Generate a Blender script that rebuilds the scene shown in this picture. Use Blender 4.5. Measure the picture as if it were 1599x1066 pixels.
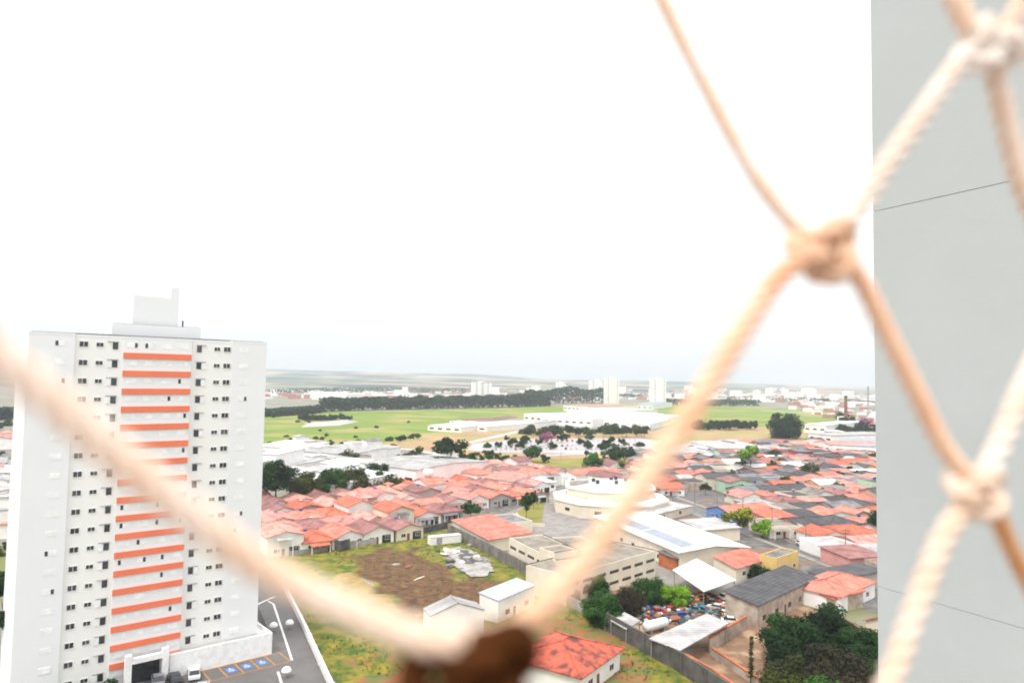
import bpy, math, random
from mathutils import Vector, Matrix, noise as mnoise
rnd = random.Random(11)
sc = bpy.context.scene
col = sc.collection
for o in list(bpy.data.objects): bpy.data.objects.remove(o)

# ------------------------------------------------------------------ camera
FPX, TH, ROLL, CAMH = 1100.0, math.atan(60/1100), 0.0161, 50.0
Fv = Vector((0, math.cos(TH), math.sin(TH)))
R0 = Vector((1, 0, 0)); U0 = Vector((0, -math.sin(TH), math.cos(TH)))
Uv = U0*math.cos(ROLL) - R0*math.sin(ROLL)
Rv = R0*math.cos(ROLL) + U0*math.sin(ROLL)
cam = bpy.data.cameras.new('camera')
camo = bpy.data.objects.new('camera', cam); col.objects.link(camo)
camo.matrix_world = Matrix(((Rv.x, Uv.x, -Fv.x, 0), (Rv.y, Uv.y, -Fv.y, 0), (Rv.z, Uv.z, -Fv.z, CAMH), (0, 0, 0, 1)))
cam.sensor_width = 36; cam.lens = FPX/1599*36
cam.clip_start = 0.004; cam.clip_end = 30000
cam.dof.use_dof = True; cam.dof.focus_distance = 1.6; cam.dof.aperture_fstop = 8.5; cam.dof.aperture_blades = 0
sc.camera = camo

# ------------------------------------------------------------------ light
SUN_EL, SUN_AZ = math.radians(58), math.radians(-35)
w = bpy.data.worlds.new('World'); sc.world = w; w.use_nodes = True
nt = w.node_tree; nt.nodes.clear()
sky = nt.nodes.new('ShaderNodeTexSky'); sky.sky_type = 'NISHITA'; sky.sun_disc = False
sky.sun_elevation = SUN_EL; sky.sun_rotation = math.atan2(math.sin(SUN_AZ), -math.cos(SUN_AZ))
sky.air_density = 1.0; sky.dust_density = 4.0; sky.ozone_density = 1.0
hs = nt.nodes.new('ShaderNodeHueSaturation'); hs.inputs['Saturation'].default_value = 0.12
mx = nt.nodes.new('ShaderNodeMixRGB'); mx.inputs[0].default_value = 0.9
# the even cloud layer of an overcast sky: brighter overhead than at the horizon
gtc = nt.nodes.new('ShaderNodeTexCoord'); gsp = nt.nodes.new('ShaderNodeSeparateXYZ'); grp = nt.nodes.new('ShaderNodeValToRGB')
nt.links.new(gtc.outputs['Generated'], gsp.inputs[0]); nt.links.new(gsp.outputs[2], grp.inputs[0])
CL = 1.0
ge = grp.color_ramp.elements; ge[0].position = 0.0; ge[0].color = (.400*CL, .407*CL, .415*CL, 1); ge[1].position = 1.0; ge[1].color = (1, 1, 1, 1)
gm = grp.color_ramp.elements.new(.35); gm.color = (.66, .665, .67, 1)
gsc = nt.nodes.new('ShaderNodeMixRGB'); gsc.blend_type = 'MULTIPLY'; gsc.inputs[0].default_value = 1; gsc.inputs[2].default_value = (12, 12, 12, 1)
nt.links.new(grp.outputs[0], gsc.inputs[1]); nt.links.new(gsc.outputs[0], mx.inputs[2])
bg = nt.nodes.new('ShaderNodeBackground'); bg.inputs[1].default_value = 0.12
wo = nt.nodes.new('ShaderNodeOutputWorld')
nt.links.new(sky.outputs[0], hs.inputs['Color']); nt.links.new(hs.outputs[0], mx.inputs[1])
nt.links.new(mx.outputs[0], bg.inputs[0]); nt.links.new(bg.outputs[0], wo.inputs[0])
sun = bpy.data.lights.new('sun', 'SUN'); sun.energy = 1.5; sun.angle = math.radians(14); sun.color = (1, .96, .9)
so = bpy.data.objects.new('sun', sun); col.objects.link(so)
sd = Vector((math.sin(SUN_AZ)*math.cos(SUN_EL), math.cos(SUN_AZ)*math.cos(SUN_EL)*-1, math.sin(SUN_EL)))
so.rotation_euler = sd.to_track_quat('Z', 'Y').to_euler()
sc.view_settings.view_transform = 'Standard'; sc.view_settings.look = 'None'
sc.view_settings.exposure = 0.75; sc.view_settings.gamma = 1.0; sc.view_settings.use_curve_mapping = False
sc.render.engine = 'CYCLES'
sc.cycles.use_denoising = True
sc.cycles.max_bounces = 6; sc.cycles.volume_bounces = 1; sc.cycles.diffuse_bounces = 3
sc.cycles.transparent_max_bounces = 6; sc.cycles.caustics_reflective = False; sc.cycles.caustics_refractive = False

# ------------------------------------------------------------------ pixel helpers (photo pixels to places on the ground)
def ray(px, py): return Fv*FPX + Rv*(px-799.5) - Uv*(py-533)
def G(px, py, z=0.0):
    d = ray(px, py); t = (z-CAMH)/d.z
    return Vector((d.x*t, d.y*t, z))
def AT(px, py, depth): return Vector((0, 0, CAMH)) + ray(px, py)*(depth/FPX)
def P(v):
    v = Vector(v) - Vector((0, 0, CAMH)); k = v.dot(Fv)
    return 799.5 + FPX*v.dot(Rv)/k, 533 - FPX*v.dot(Uv)/k
def inpoly(x, y, poly):
    c = False; j = len(poly)-1
    for i in range(len(poly)):
        xi, yi = poly[i]; xj, yj = poly[j]
        if (yi > y) != (yj > y) and x < (xj-xi)*(y-yi)/(yj-yi)+xi: c = not c
        j = i
    return c

# ------------------------------------------------------------------ materials
def mat(name, c, c2=None, scale=1.0, rough=.8, detail=4, lo=.35, hi=.65, spec=.3, stripes=None, metallic=0, bump=0, coord='Object', c3=None, s3=.2, rand=0):
    m = bpy.data.materials.new(name); m.use_nodes = True
    n = m.node_tree; L = n.links.new; b = n.nodes['Principled BSDF']
    b.inputs['Roughness'].default_value = rough; b.inputs['Metallic'].default_value = metallic
    b.inputs['Specular IOR Level'].default_value = spec
    if c2 is None: c2 = tuple(x*.82 for x in c)
    tc = n.nodes.new('ShaderNodeTexCoord')
    src = tc.outputs[coord]
    if coord == 'World':
        pass
    oi = n.nodes.new('ShaderNodeObjectInfo')
    add = n.nodes.new('ShaderNodeVectorMath'); add.operation = 'ADD'
    mul = n.nodes.new('ShaderNodeVectorMath'); mul.operation = 'SCALE'; mul.inputs['Scale'].default_value = 37.0
    cmb = n.nodes.new('ShaderNodeCombineXYZ'); L(oi.outputs['Random'], cmb.inputs[0]); L(oi.outputs['Random'], cmb.inputs[1])
    L(cmb.outputs[0], mul.inputs[0]); L(src, add.inputs[0]); L(mul.outputs[0], add.inputs[1])
    no = n.nodes.new('ShaderNodeTexNoise'); no.inputs['Scale'].default_value = scale; no.inputs['Detail'].default_value = detail; no.inputs['Roughness'].default_value = .62
    L(add.outputs[0], no.inputs['Vector'])
    rp = n.nodes.new('ShaderNodeValToRGB'); e = rp.color_ramp.elements
    e[0].position = lo; e[0].color = (*c2, 1); e[1].position = hi; e[1].color = (*c, 1)
    L(no.outputs['Fac'], rp.inputs[0]); out = rp.outputs[0]
    if c3:
        n3 = n.nodes.new('ShaderNodeTexNoise'); n3.inputs['Scale'].default_value = s3; n3.inputs['Detail'].default_value = 5
        L(add.outputs[0], n3.inputs['Vector'])
        r3 = n.nodes.new('ShaderNodeValToRGB'); r3.color_ramp.elements[0].position = .5; r3.color_ramp.elements[1].position = .62
        L(n3.outputs['Fac'], r3.inputs[0])
        m3 = n.nodes.new('ShaderNodeMixRGB'); m3.inputs[2].default_value = (*c3, 1)
        L(r3.outputs[0], m3.inputs[0]); L(out, m3.inputs[1]); out = m3.outputs[0]
    if stripes:                                       # the run of tiles or the ribs of sheet metal
        ax, fr, amt = stripes
        sx = n.nodes.new('ShaderNodeSeparateXYZ'); L(tc.outputs['Object'], sx.inputs[0])
        mm = n.nodes.new('ShaderNodeMath'); mm.operation = 'MULTIPLY'; mm.inputs[1].default_value = fr*6.283
        L(sx.outputs[ax], mm.inputs[0])
        si = n.nodes.new('ShaderNodeMath'); si.operation = 'SINE'; L(mm.outputs[0], si.inputs[0])
        ma = n.nodes.new('ShaderNodeMath'); ma.operation = 'MULTIPLY_ADD'; ma.inputs[1].default_value = amt; ma.inputs[2].default_value = 1-amt
        L(si.outputs[0], ma.inputs[0])
        mv = n.nodes.new('ShaderNodeMixRGB'); mv.blend_type = 'MULTIPLY'; mv.inputs[0].default_value = 1
        L(out, mv.inputs[1]); L(ma.outputs[0], mv.inputs[2]); out = mv.outputs[0]
    if rand:
        hh = n.nodes.new('ShaderNodeHueSaturation')
        mr = n.nodes.new('ShaderNodeMapRange'); mr.inputs[3].default_value = 1-rand; mr.inputs[4].default_value = 1+rand
        L(oi.outputs['Random'], mr.inputs[0]); L(mr.outputs[0], hh.inputs['Value']); L(out, hh.inputs['Color']); out = hh.outputs[0]
    L(out, b.inputs['Base Color'])
    if bump:
        bp = n.nodes.new('ShaderNodeBump'); bp.inputs['Strength'].default_value = bump; bp.inputs['Distance'].default_value = .05
        L(no.outputs['Fac'], bp.inputs['Height']); L(bp.outputs[0], b.inputs['Normal'])
    return m
M = {}
M['tile_orange'] = mat('tile_orange', (.66, .245, .18), (.40, .125, .092), .4, lo=.34, hi=.62, detail=6, stripes=(1, 1.6, .12), rand=.12)
M['tile_pink'] = mat('tile_pink', (.66, .33, .275), (.38, .17, .145), .4, lo=.36, hi=.62, detail=6, stripes=(1, 1.6, .12), rand=.15)
M['tile_bright'] = mat('tile_bright', (.58, .17, .10), (.38, .10, .065), .5, stripes=(1, 1.6, .1), rand=.1)
M['tile_brown'] = mat('tile_brown', (.36, .17, .155), (.19, .085, .082), .3, stripes=(1, 1.6, .12), rand=.15)
M['tile_stained'] = mat('tile_stained', (.56, .12, .07), (.15, .05, .045), .55, stripes=(1, 3, .15), lo=.38, hi=.55, detail=7)
M['roof_grey'] = mat('roof_grey', (.24, .235, .245), (.12, .115, .12), .3, stripes=(1, 1.1, .12), rand=.2)
M['roof_dark'] = mat('roof_dark', (.095, .093, .1), (.055, .053, .058), .4, stripes=(1, 1.1, .15), rand=.2)
M['roof_beige'] = mat('roof_beige', (.34, .30, .25), (.19, .165, .14), .3, stripes=(1, 1.1, .12), rand=.15)
M['roof_pale'] = mat('roof_pale', (.50, .49, .48), (.31, .30, .30), .25, stripes=(1, .9, .1), rand=.12)
M['roof_white'] = mat('roof_white', (.74, .735, .72), (.56, .55, .53), .2, stripes=(1, .5, .05), rand=.05)
M['roof_metal'] = mat('roof_metal', (.50, .52, .55), (.38, .40, .43), .2, rough=.45, stripes=(1, 1.0, .1))
M['roof_bluegrey'] = mat('roof_bluegrey', (.27, .30, .35), (.22, .25, .29), .3, rough=.4)
M['white'] = mat('white', (.84, .83, .81), (.74, .72, .69), .25)
M['cream'] = mat('cream', (.74, .66, .54), (.62, .55, .44), .2)
M['pinkwall'] = mat('pinkwall', (.62, .30, .27), None, .3)
M['bluewall'] = mat('bluewall', (.13, .25, .55), None, .3)
M['yellowwall'] = mat('yellowwall', (.72, .50, .19), None, .3)
M['greenwall'] = mat('greenwall', (.40, .58, .42), None, .3)
M['greywall'] = mat('greywall', (.40, .38, .36), None, .3)
M['redwall'] = mat('redwall', (.45, .075, .06), None, .3)
M['oldwall'] = mat('oldwall', (.52, .44, .36), (.28, .22, .18), .35)
M['concrete'] = mat('concrete', (.26, .24, .22), (.12, .11, .10), .35, detail=7, stripes=(0, .4, .06))
M['concrete_dark'] = mat('concrete_dark', (.125, .118, .11), (.06, .056, .052), .4, detail=7)
M['concrete_pale'] = mat('concrete_pale', (.40, .375, .36), (.22, .205, .195), .4, detail=7)
M['glass'] = mat('glass', (.03, .034, .04), (.018, .02, .024), 2, rough=.15, spec=.5)
M['darkopen'] = mat('darkopen', (.03, .028, .027), None, 1)
M['door'] = mat('door', (.16, .085, .05), None, 1)
M['metal_dark'] = mat('metal_dark', (.05, .05, .05), None, 1, rough=.5)
M['metal_grey'] = mat('metal_grey', (.32, .32, .33), None, 1, rough=.5)
M['tank_blue'] = mat('tank_blue', (.05, .17, .50), None, 1, rough=.5)
M['rubber'] = mat('rubber', (.02, .02, .02), None, 1)
M['wood'] = mat('wood', (.33, .17, .07), (.2, .1, .04), 1)
M['bark'] = mat('bark', (.11, .075, .05), (.06, .04, .028), 3)
M['brick'] = mat('brick', (.30, .12, .07), (.17, .075, .05), .5)
M['brick_orange'] = mat('brick_orange', (.50, .16, .06), (.30, .09, .04), .6)
# tower paints
M['sign_blue'] = mat('sign_blue', (.10, .20, .52), None, 1)
M['line_ochre'] = mat('line_ochre', (.42, .22, .07), (.30, .15, .05), 1)
M['tower_grey'] = mat('tower_grey', (.75, .76, .765), (.725, .735, .74), .12)
M['tower_cream'] = mat('tower_cream', (.79, .785, .755), (.77, .765, .735), .12)
M['tower_light'] = mat('tower_light', (.755, .76, .765), (.73, .735, .745), .12)
M['band_red'] = mat('band_red', (.78, .20, .10), (.74, .18, .09), .3)
M['frame_white'] = mat('frame_white', (.86, .86, .85), None, 1)
M['window_dark'] = mat('window_dark', (.06, .062, .068), (.03, .03, .034), 1.5, rough=.25, spec=.5, rand=.5)
# ground
def world_mat(name, *a, **k): return mat(name, *a, **k)
M['ground'] = mat('ground', (.27, .25, .23), (.16, .15, .13), .06, detail=8, c3=(.15, .16, .05), s3=.012)
M['quarter'] = mat('quarter', (.20, .185, .175), (.07, .064, .06), .3, detail=8, c3=(.20, .12, .08), s3=.1)
M['asphalt'] = mat('asphalt', (.115, .11, .112), (.075, .072, .075), .25, rough=.55, detail=8)
M['asphalt_wet'] = mat('asphalt_wet', (.085, .08, .08), (.05, .047, .048), .2, rough=.3, spec=.5, detail=8)
M['asphalt_lot'] = mat('asphalt_lot', (.15, .142, .14), (.115, .108, .106), .2, detail=8)
M['road_pale'] = mat('road_pale', (.44, .42, .42), (.34, .32, .32), .05, detail=6)
M['pavement'] = mat('pavement', (.30, .275, .26), (.19, .175, .16), .3, detail=6)
M['grassfield'] = mat('grassfield', (.165, .235, .018), (.105, .17, .010), .018, detail=9, c3=(.27, .23, .065), s3=.014)
M['dryfield'] = mat('dryfield', (.40, .265, .14), (.30, .185, .09), .03, detail=8, c3=(.24, .26, .06), s3=.02)
M['verge'] = mat('verge', (.27, .22, .05), (.14, .16, .022), .08, detail=8)
M['soilyard'] = mat('soilyard', (.26, .15, .09), (.15, .09, .055), .25, detail=8, c3=(.38, .26, .16), s3=.15)
M['hill'] = mat('hill', (.16, .18, .11), (.012, .026, .03), .0022, detail=9, lo=.45, hi=.53, c3=(.44, .29, .20), s3=.0011)
M['marking'] = mat('marking', (.75, .75, .73), None, 1)
def leaf(name, c, c2, scale=.6, rand=.2):
    m = mat(name, c, c2, scale, rough=.75, detail=3, lo=.35, hi=.65, rand=rand, spec=.15)
    return m
M['leaf_dark'] = leaf('leaf_dark', (.017, .056, .007), (.004, .014, .003))
M['leaf_mid'] = leaf('leaf_mid', (.036, .112, .010), (.009, .030, .006))
M['leaf_olive'] = leaf('leaf_olive', (.062, .075, .010), (.022, .032, .006))
M['leaf_bright'] = leaf('leaf_bright', (.17, .33, .012), (.05, .13, .008))
M['leaf_brown'] = leaf('leaf_brown', (.045, .034, .014), (.018, .018, .008))
M['leaf_blue'] = leaf('leaf_blue', (.022, .058, .026), (.008, .022, .012), .08)
M['leaf_pink'] = leaf('leaf_pink', (.42, .13, .24), (.25, .08, .14))
M['leaf_yellow'] = leaf('leaf_yellow', (.20, .22, .018), (.09, .12, .012))
# car paints
for nm, c in dict(white=(.8, .8, .8), silver=(.45, .46, .48), black=(.03, .03, .035), blue=(.03, .10, .42), red=(.5, .04, .03), orange=(.75, .25, .03), grey=(.18, .18, .19), yellow=(.75, .42, .05), teal=(.04, .22, .30)).items():
    M['paint_'+nm] = mat('paint_'+nm, c, tuple(x*.9 for x in c), 1, rough=.35, spec=.5)

# ------------------------------------------------------------------ mesh builder
class MB:
    def __init__(s): s.v = []; s.f = []
    def add(s, vs, fs):
        k = len(s.v); s.v += [tuple(v) for v in vs]; s.f += [tuple(i+k for i in f) for f in fs]; return s
    def box(s, x0, x1, y0, y1, z0, z1, T=None):
        vs = [Vector(p) for p in ((x0,y0,z0),(x1,y0,z0),(x1,y1,z0),(x0,y1,z0),(x0,y0,z1),(x1,y0,z1),(x1,y1,z1),(x0,y1,z1))]
        if T: vs = [T @ v for v in vs]
        return s.add(vs, [(3,2,1,0),(4,5,6,7),(0,1,5,4),(1,2,6,5),(2,3,7,6),(3,0,4,7)])
    def prism(s, poly, z0, z1):
        n = len(poly)
        a = sum(poly[i][0]*poly[(i+1) % n][1]-poly[(i+1) % n][0]*poly[i][1] for i in range(n))
        if a < 0: poly = poly[::-1]
        s.add([(p[0], p[1], z0) for p in poly]+[(p[0], p[1], z1) for p in poly],
              [tuple(range(n-1, -1, -1)), tuple(range(n, 2*n))]+[(i, (i+1) % n, (i+1) % n+n, i+n) for i in range(n)])
        return s
    def bar(s, a, b, r, n=6, r2=None):
        a = Vector(a); b = Vector(b); r2 = r if r2 is None else r2
        d = (b-a).normalized(); x = d.orthogonal().normalized(); y = d.cross(x)
        vs = [a+(x*math.cos(t)+y*math.sin(t))*r for t in [6.2832*i/n for i in range(n)]] + [b+(x*math.cos(t)+y*math.sin(t))*r2 for t in [6.2832*i/n for i in range(n)]]
        return s.add(vs, [tuple(range(n-1, -1, -1)), tuple(range(n, 2*n))]+[(i, (i+1) % n, (i+1) % n+n, i+n) for i in range(n)])
    def lathe(s, prof, c=(0,0,0), n=12):
        vs = []; fs = []
        for r, z in prof: vs += [(c[0]+r*math.cos(6.2832*i/n), c[1]+r*math.sin(6.2832*i/n), c[2]+z) for i in range(n)]
        for k in range(len(prof)-1):
            for i in range(n): fs.append((k*n+i, k*n+(i+1) % n, (k+1)*n+(i+1) % n, (k+1)*n+i))
        fs.append(tuple(range(n-1, -1, -1))); fs.append(tuple(range((len(prof)-1)*n, len(prof)*n)))
        return s.add(vs, fs)
    def mesh(s, name, m, smooth=False):
        me = bpy.data.meshes.new(name); me.from_pydata(s.v, [], s.f); me.update()
        if m: me.materials.append(m)
        if smooth: me.polygons.foreach_set('use_smooth', [True]*len(me.polygons))
        return me
    def build(s, name, m, parent=None, smooth=False):
        return obj(name, s.mesh(name, m, smooth), parent)
def obj(name, me, parent=None, loc=None, rz=None):
    o = bpy.data.objects.new(name, me); col.objects.link(o)
    if parent: o.parent = parent
    if loc is not None: o.location = loc
    if rz is not None: o.rotation_euler = (0, 0, rz)
    return o
def tag(o, label=None, cat=None, group=None, kind=None):
    if label: o['label'] = label
    if cat: o['category'] = cat
    if group: o['group'] = group
    if kind: o['kind'] = kind
    return o
def thing(name, label, cat, loc=(0,0,0), rz=0, group=None):
    o = bpy.data.objects.new(name, None); col.objects.link(o)
    o.empty_display_size = .3; o.location = loc; o.rotation_euler = (0, 0, rz)
    return tag(o, label, cat, group)
def copy_tree(o, parent=None):
    c = o.copy(); col.objects.link(c)
    if parent: c.parent = parent
    for ch in list(o.children): copy_tree(ch, c)
    return c
ORD = ['', 'first', 'second', 'third', 'fourth', 'fifth', 'sixth', 'seventh', 'eighth', 'ninth', 'tenth', 'eleventh', 'twelfth', 'thirteenth', 'fourteenth', 'fifteenth', 'sixteenth', 'seventeenth', 'eighteenth', 'nineteenth', 'twentieth']
ORD += ['twenty-'+x for x in ORD[1:10]] + ['thirtieth'] + ['thirty-'+x for x in ORD[1:10]] + ['fortieth'] + ['forty-'+x for x in ORD[1:10]]

# ------------------------------------------------------------------ the setting: ground, fields, roads
def sheet(name, pts, z, m, label=None):
    b = MB(); n = len(pts)
    a = sum(pts[i][0]*pts[(i+1) % n][1]-pts[(i+1) % n][0]*pts[i][1] for i in range(n))
    if a < 0: pts = pts[::-1]
    b.add([(p[0], p[1], z) for p in pts], [tuple(range(n))])
    o = b.build(name, m); tag(o, label, None, None, 'structure'); return o
def pxsheet(name, px, z, m, label=None): return sheet(name, [tuple(G(x, y)[:2]) for x, y in px], z, m, label)
def wobble(pts, amp, seed, step):
    out = []; r = random.Random(seed)
    for i in range(len(pts)):
        a = Vector(pts[i]); b = Vector(pts[(i+1) % len(pts)]); k = max(1, int((b-a).length/step))
        for j in range(k):
            p = a.lerp(b, j/k); out.append((p.x+r.uniform(-amp, amp), p.y+r.uniform(-amp, amp)))
    return out
def strip(name, pts, width, z, m, label=None, px=True):
    if px: pts = [G(*p) for p in pts]
    pts = [Vector((p[0], p[1], 0)) for p in pts]; L_ = []; R_ = []
    for i, p in enumerate(pts):
        d = (pts[min(i+1, len(pts)-1)]-pts[max(i-1, 0)]).normalized(); nrm = Vector((-d.y, d.x, 0))
        L_.append(p+nrm*width/2); R_.append(p-nrm*width/2)
    b = MB(); b.add([(p.x, p.y, z) for p in L_+R_], [(i+len(pts), i+1+len(pts), i+1, i) for i in range(len(pts)-1)])
    o = b.build(name, m); tag(o, label, None, None, 'structure'); return o
# ------------------------------------------------------------------ trees
def crown_mesh(name, seed, m, n=1400, leaf=.5, sx=1.0, sz=.8, clumps=16, flat=0):
    """crown of unit radius centred at z=0: leaf-sized faces spread over many clumps of uneven size"""
    r = random.Random(seed); cl = []
    for i in range(clumps):
        while True:
            p = Vector((r.uniform(-1, 1), r.uniform(-1, 1), r.uniform(-.9, 1)))
            if .25 < p.length < .86: break
        if flat and p.z < -.2: p.z *= .3
        cl.append((Vector((p.x*sx, p.y*sx, p.z*sz)), r.uniform(.2, .42)))
    cl.append((Vector((0, 0, 0)), .5)); b = MB()
    for i in range(n):
        c, rad = r.choice(cl)
        d = Vector((r.gauss(0, 1), r.gauss(0, 1), r.gauss(0, 1)+.25)).normalized()
        p = c + d*rad*(r.random()**.35)
        s = leaf*r.uniform(.6, 1.4)
        nrm = (d+Vector((r.gauss(0, .55), r.gauss(0, .55), r.gauss(.25, .55)))).normalized()
        x = nrm.orthogonal().normalized(); y = nrm.cross(x); a = r.uniform(0, 6.28)
        x, y = x*math.cos(a)+y*math.sin(a), y*math.cos(a)-x*math.sin(a)
        b.add([p-x*s, p+y*s*.5-nrm*s*.15, p+x*s, p-y*s*.5-nrm*s*.15], [(0, 1, 2, 3)])
    return b.mesh(name, m)
def trunk_mesh(seed, h, rad, spread):
    r = random.Random(seed); b = MB(); b.bar((0, 0, -.2), (0, 0, h*.55), rad, 7, rad*.75)
    for i in range(5):
        a = i*1.26+r.uniform(-.4, .4)
        b.bar((0, 0, h*r.uniform(.42, .54)), (math.cos(a)*spread*r.uniform(.3, .6), math.sin(a)*spread*r.uniform(.3, .6), h*r.uniform(.75, 1.0)), rad*.5, 5, rad*.15)
    return b.mesh('trunk', M['bark'], True)
CROWN = {}
for k, (mm, kw) in dict(dark=('leaf_dark', dict(n=2600, leaf=.085, clumps=22)), mid=('leaf_mid', dict(n=2000, leaf=.095, clumps=18)),
        olive=('leaf_olive', dict(n=1600, leaf=.1, clumps=16)), bright=('leaf_bright', dict(n=1300, leaf=.11, clumps=14)),
        brown=('leaf_brown', dict(n=1500, leaf=.1, clumps=16)), yellow=('leaf_yellow', dict(n=900, leaf=.12, clumps=12)),
        pink=('leaf_pink', dict(n=900, leaf=.12, clumps=12)), wide=('leaf_dark', dict(n=2200, leaf=.09, sx=1.0, sz=.5, clumps=20, flat=1)),
        tall=('leaf_mid', dict(n=1500, leaf=.1, sx=.62, sz=1.0, clumps=16))).items():
    CROWN[k] = [crown_mesh('crown', len(k)*13+j*7+3, M[mm], **kw) for j in range(2)]
TRUNK = [trunk_mesh(5+i, 1, .05, .5) for i in range(3)]
HUGE = {k: crown_mesh('crown', 91+i, M[mm], n=11000, leaf=.055, clumps=44, sz=.9) for i, (k, mm) in enumerate([('dark', 'leaf_dark'), ('olive', 'leaf_olive'), ('mid', 'leaf_mid'), ('brown', 'leaf_brown'), ('bright', 'leaf_bright')])}
def tree(loc, h, r, kind, label, group=None, name='tree', huge=False, low=False):
    t = thing(name, label, 'tree', loc, rnd.uniform(0, 6.28), group)
    tr = obj('trunk', rnd.choice(TRUNK), t); ch = h-r*.75; tr.scale = (max(r, 1.5), max(r, 1.5), max(1, h*.72))
    c = obj('crown', HUGE[kind] if huge else rnd.choice(CROWN[kind]), t)
    hz = r*(.85 if kind != 'tall' else 1.0); c.location = (0, 0, h-hz*(.8 if kind != 'wide' else .55)); 
    if low: c.location.z = hz*.8
    q = 1.1 if huge else 1.38; c.scale = (r*q, r*rnd.uniform(.92, 1.06)*q, hz*q*.92)
    return t
def px_tree(px, base, top, wpx, kind, label, group=None, **k):
    g = G(px, base); Z = g.y; sc_ = Z/FPX
    return tree(g, (base-top)*sc_*1.02, wpx*sc_/2, kind, label, group, **k)

# ------------------------------------------------------------------ houses
def rect_frame(p0, p1, p2):
    """rectangle from a front edge p0-p1 and a third point behind it: centre, turn, width, depth"""
    a = Vector(p0[:2]); b = Vector(p1[:2]); c = Vector(p2[:2])
    u = (b-a); wd = u.length; u /= wd; n = Vector((-u.y, u.x)); d = (c-a).dot(n)
    if d < 0: a, b, u, n, d = b, a, -u, -n, -d
    ctr = a+u*wd/2+n*d/2
    return ctr, math.atan2(u.y, u.x), wd, d
def roof_slab(b, pts, t=.16):
    """thick sheet over a planar polygon"""
    n = len(pts); lo = [Vector(p)-Vector((0, 0, t)) for p in pts]
    b.add(list(lo)+list(pts), [tuple(range(n-1, -1, -1)), tuple(range(n, 2*n))]+[(i, (i+1) % n, (i+1) % n+n, i+n) for i in range(n)])
def window(parent, x, y, z, w, h, side, frame='frame_white', detail=True):
    """side: 0 front(-y) 1 right(+x) 2 back(+y) 3 left(-x); box let into the wall with a dark pane"""
    T = Matrix.Translation((x, y, z)) @ Matrix.Rotation(side*math.pi/2, 4, 'Z')
    if detail:
        b = MB()
        f = .07
        b.box(-w/2-f, w/2+f, -.05, .03, -h/2-f, -h/2, T).box(-w/2-f, w/2+f, -.05, .03, h/2, h/2+f, T)
        b.box(-w/2-f, -w/2, -.05, .03, -h/2, h/2, T).box(w/2, w/2+f, -.05, .03, -h/2, h/2, T).box(-.03, .03, -.045, .03, -h/2, h/2, T)
        o = b.build('window', M[frame], parent)
        MB().box(-w/2, w/2, -.02, .025, -h/2, h/2, T).build('pane', M['glass'], o)
    else:
        o = MB().box(-w/2, w/2, -.03, .03, -h/2, h/2, T).build('window', M['glass'], parent)
    return o
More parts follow.
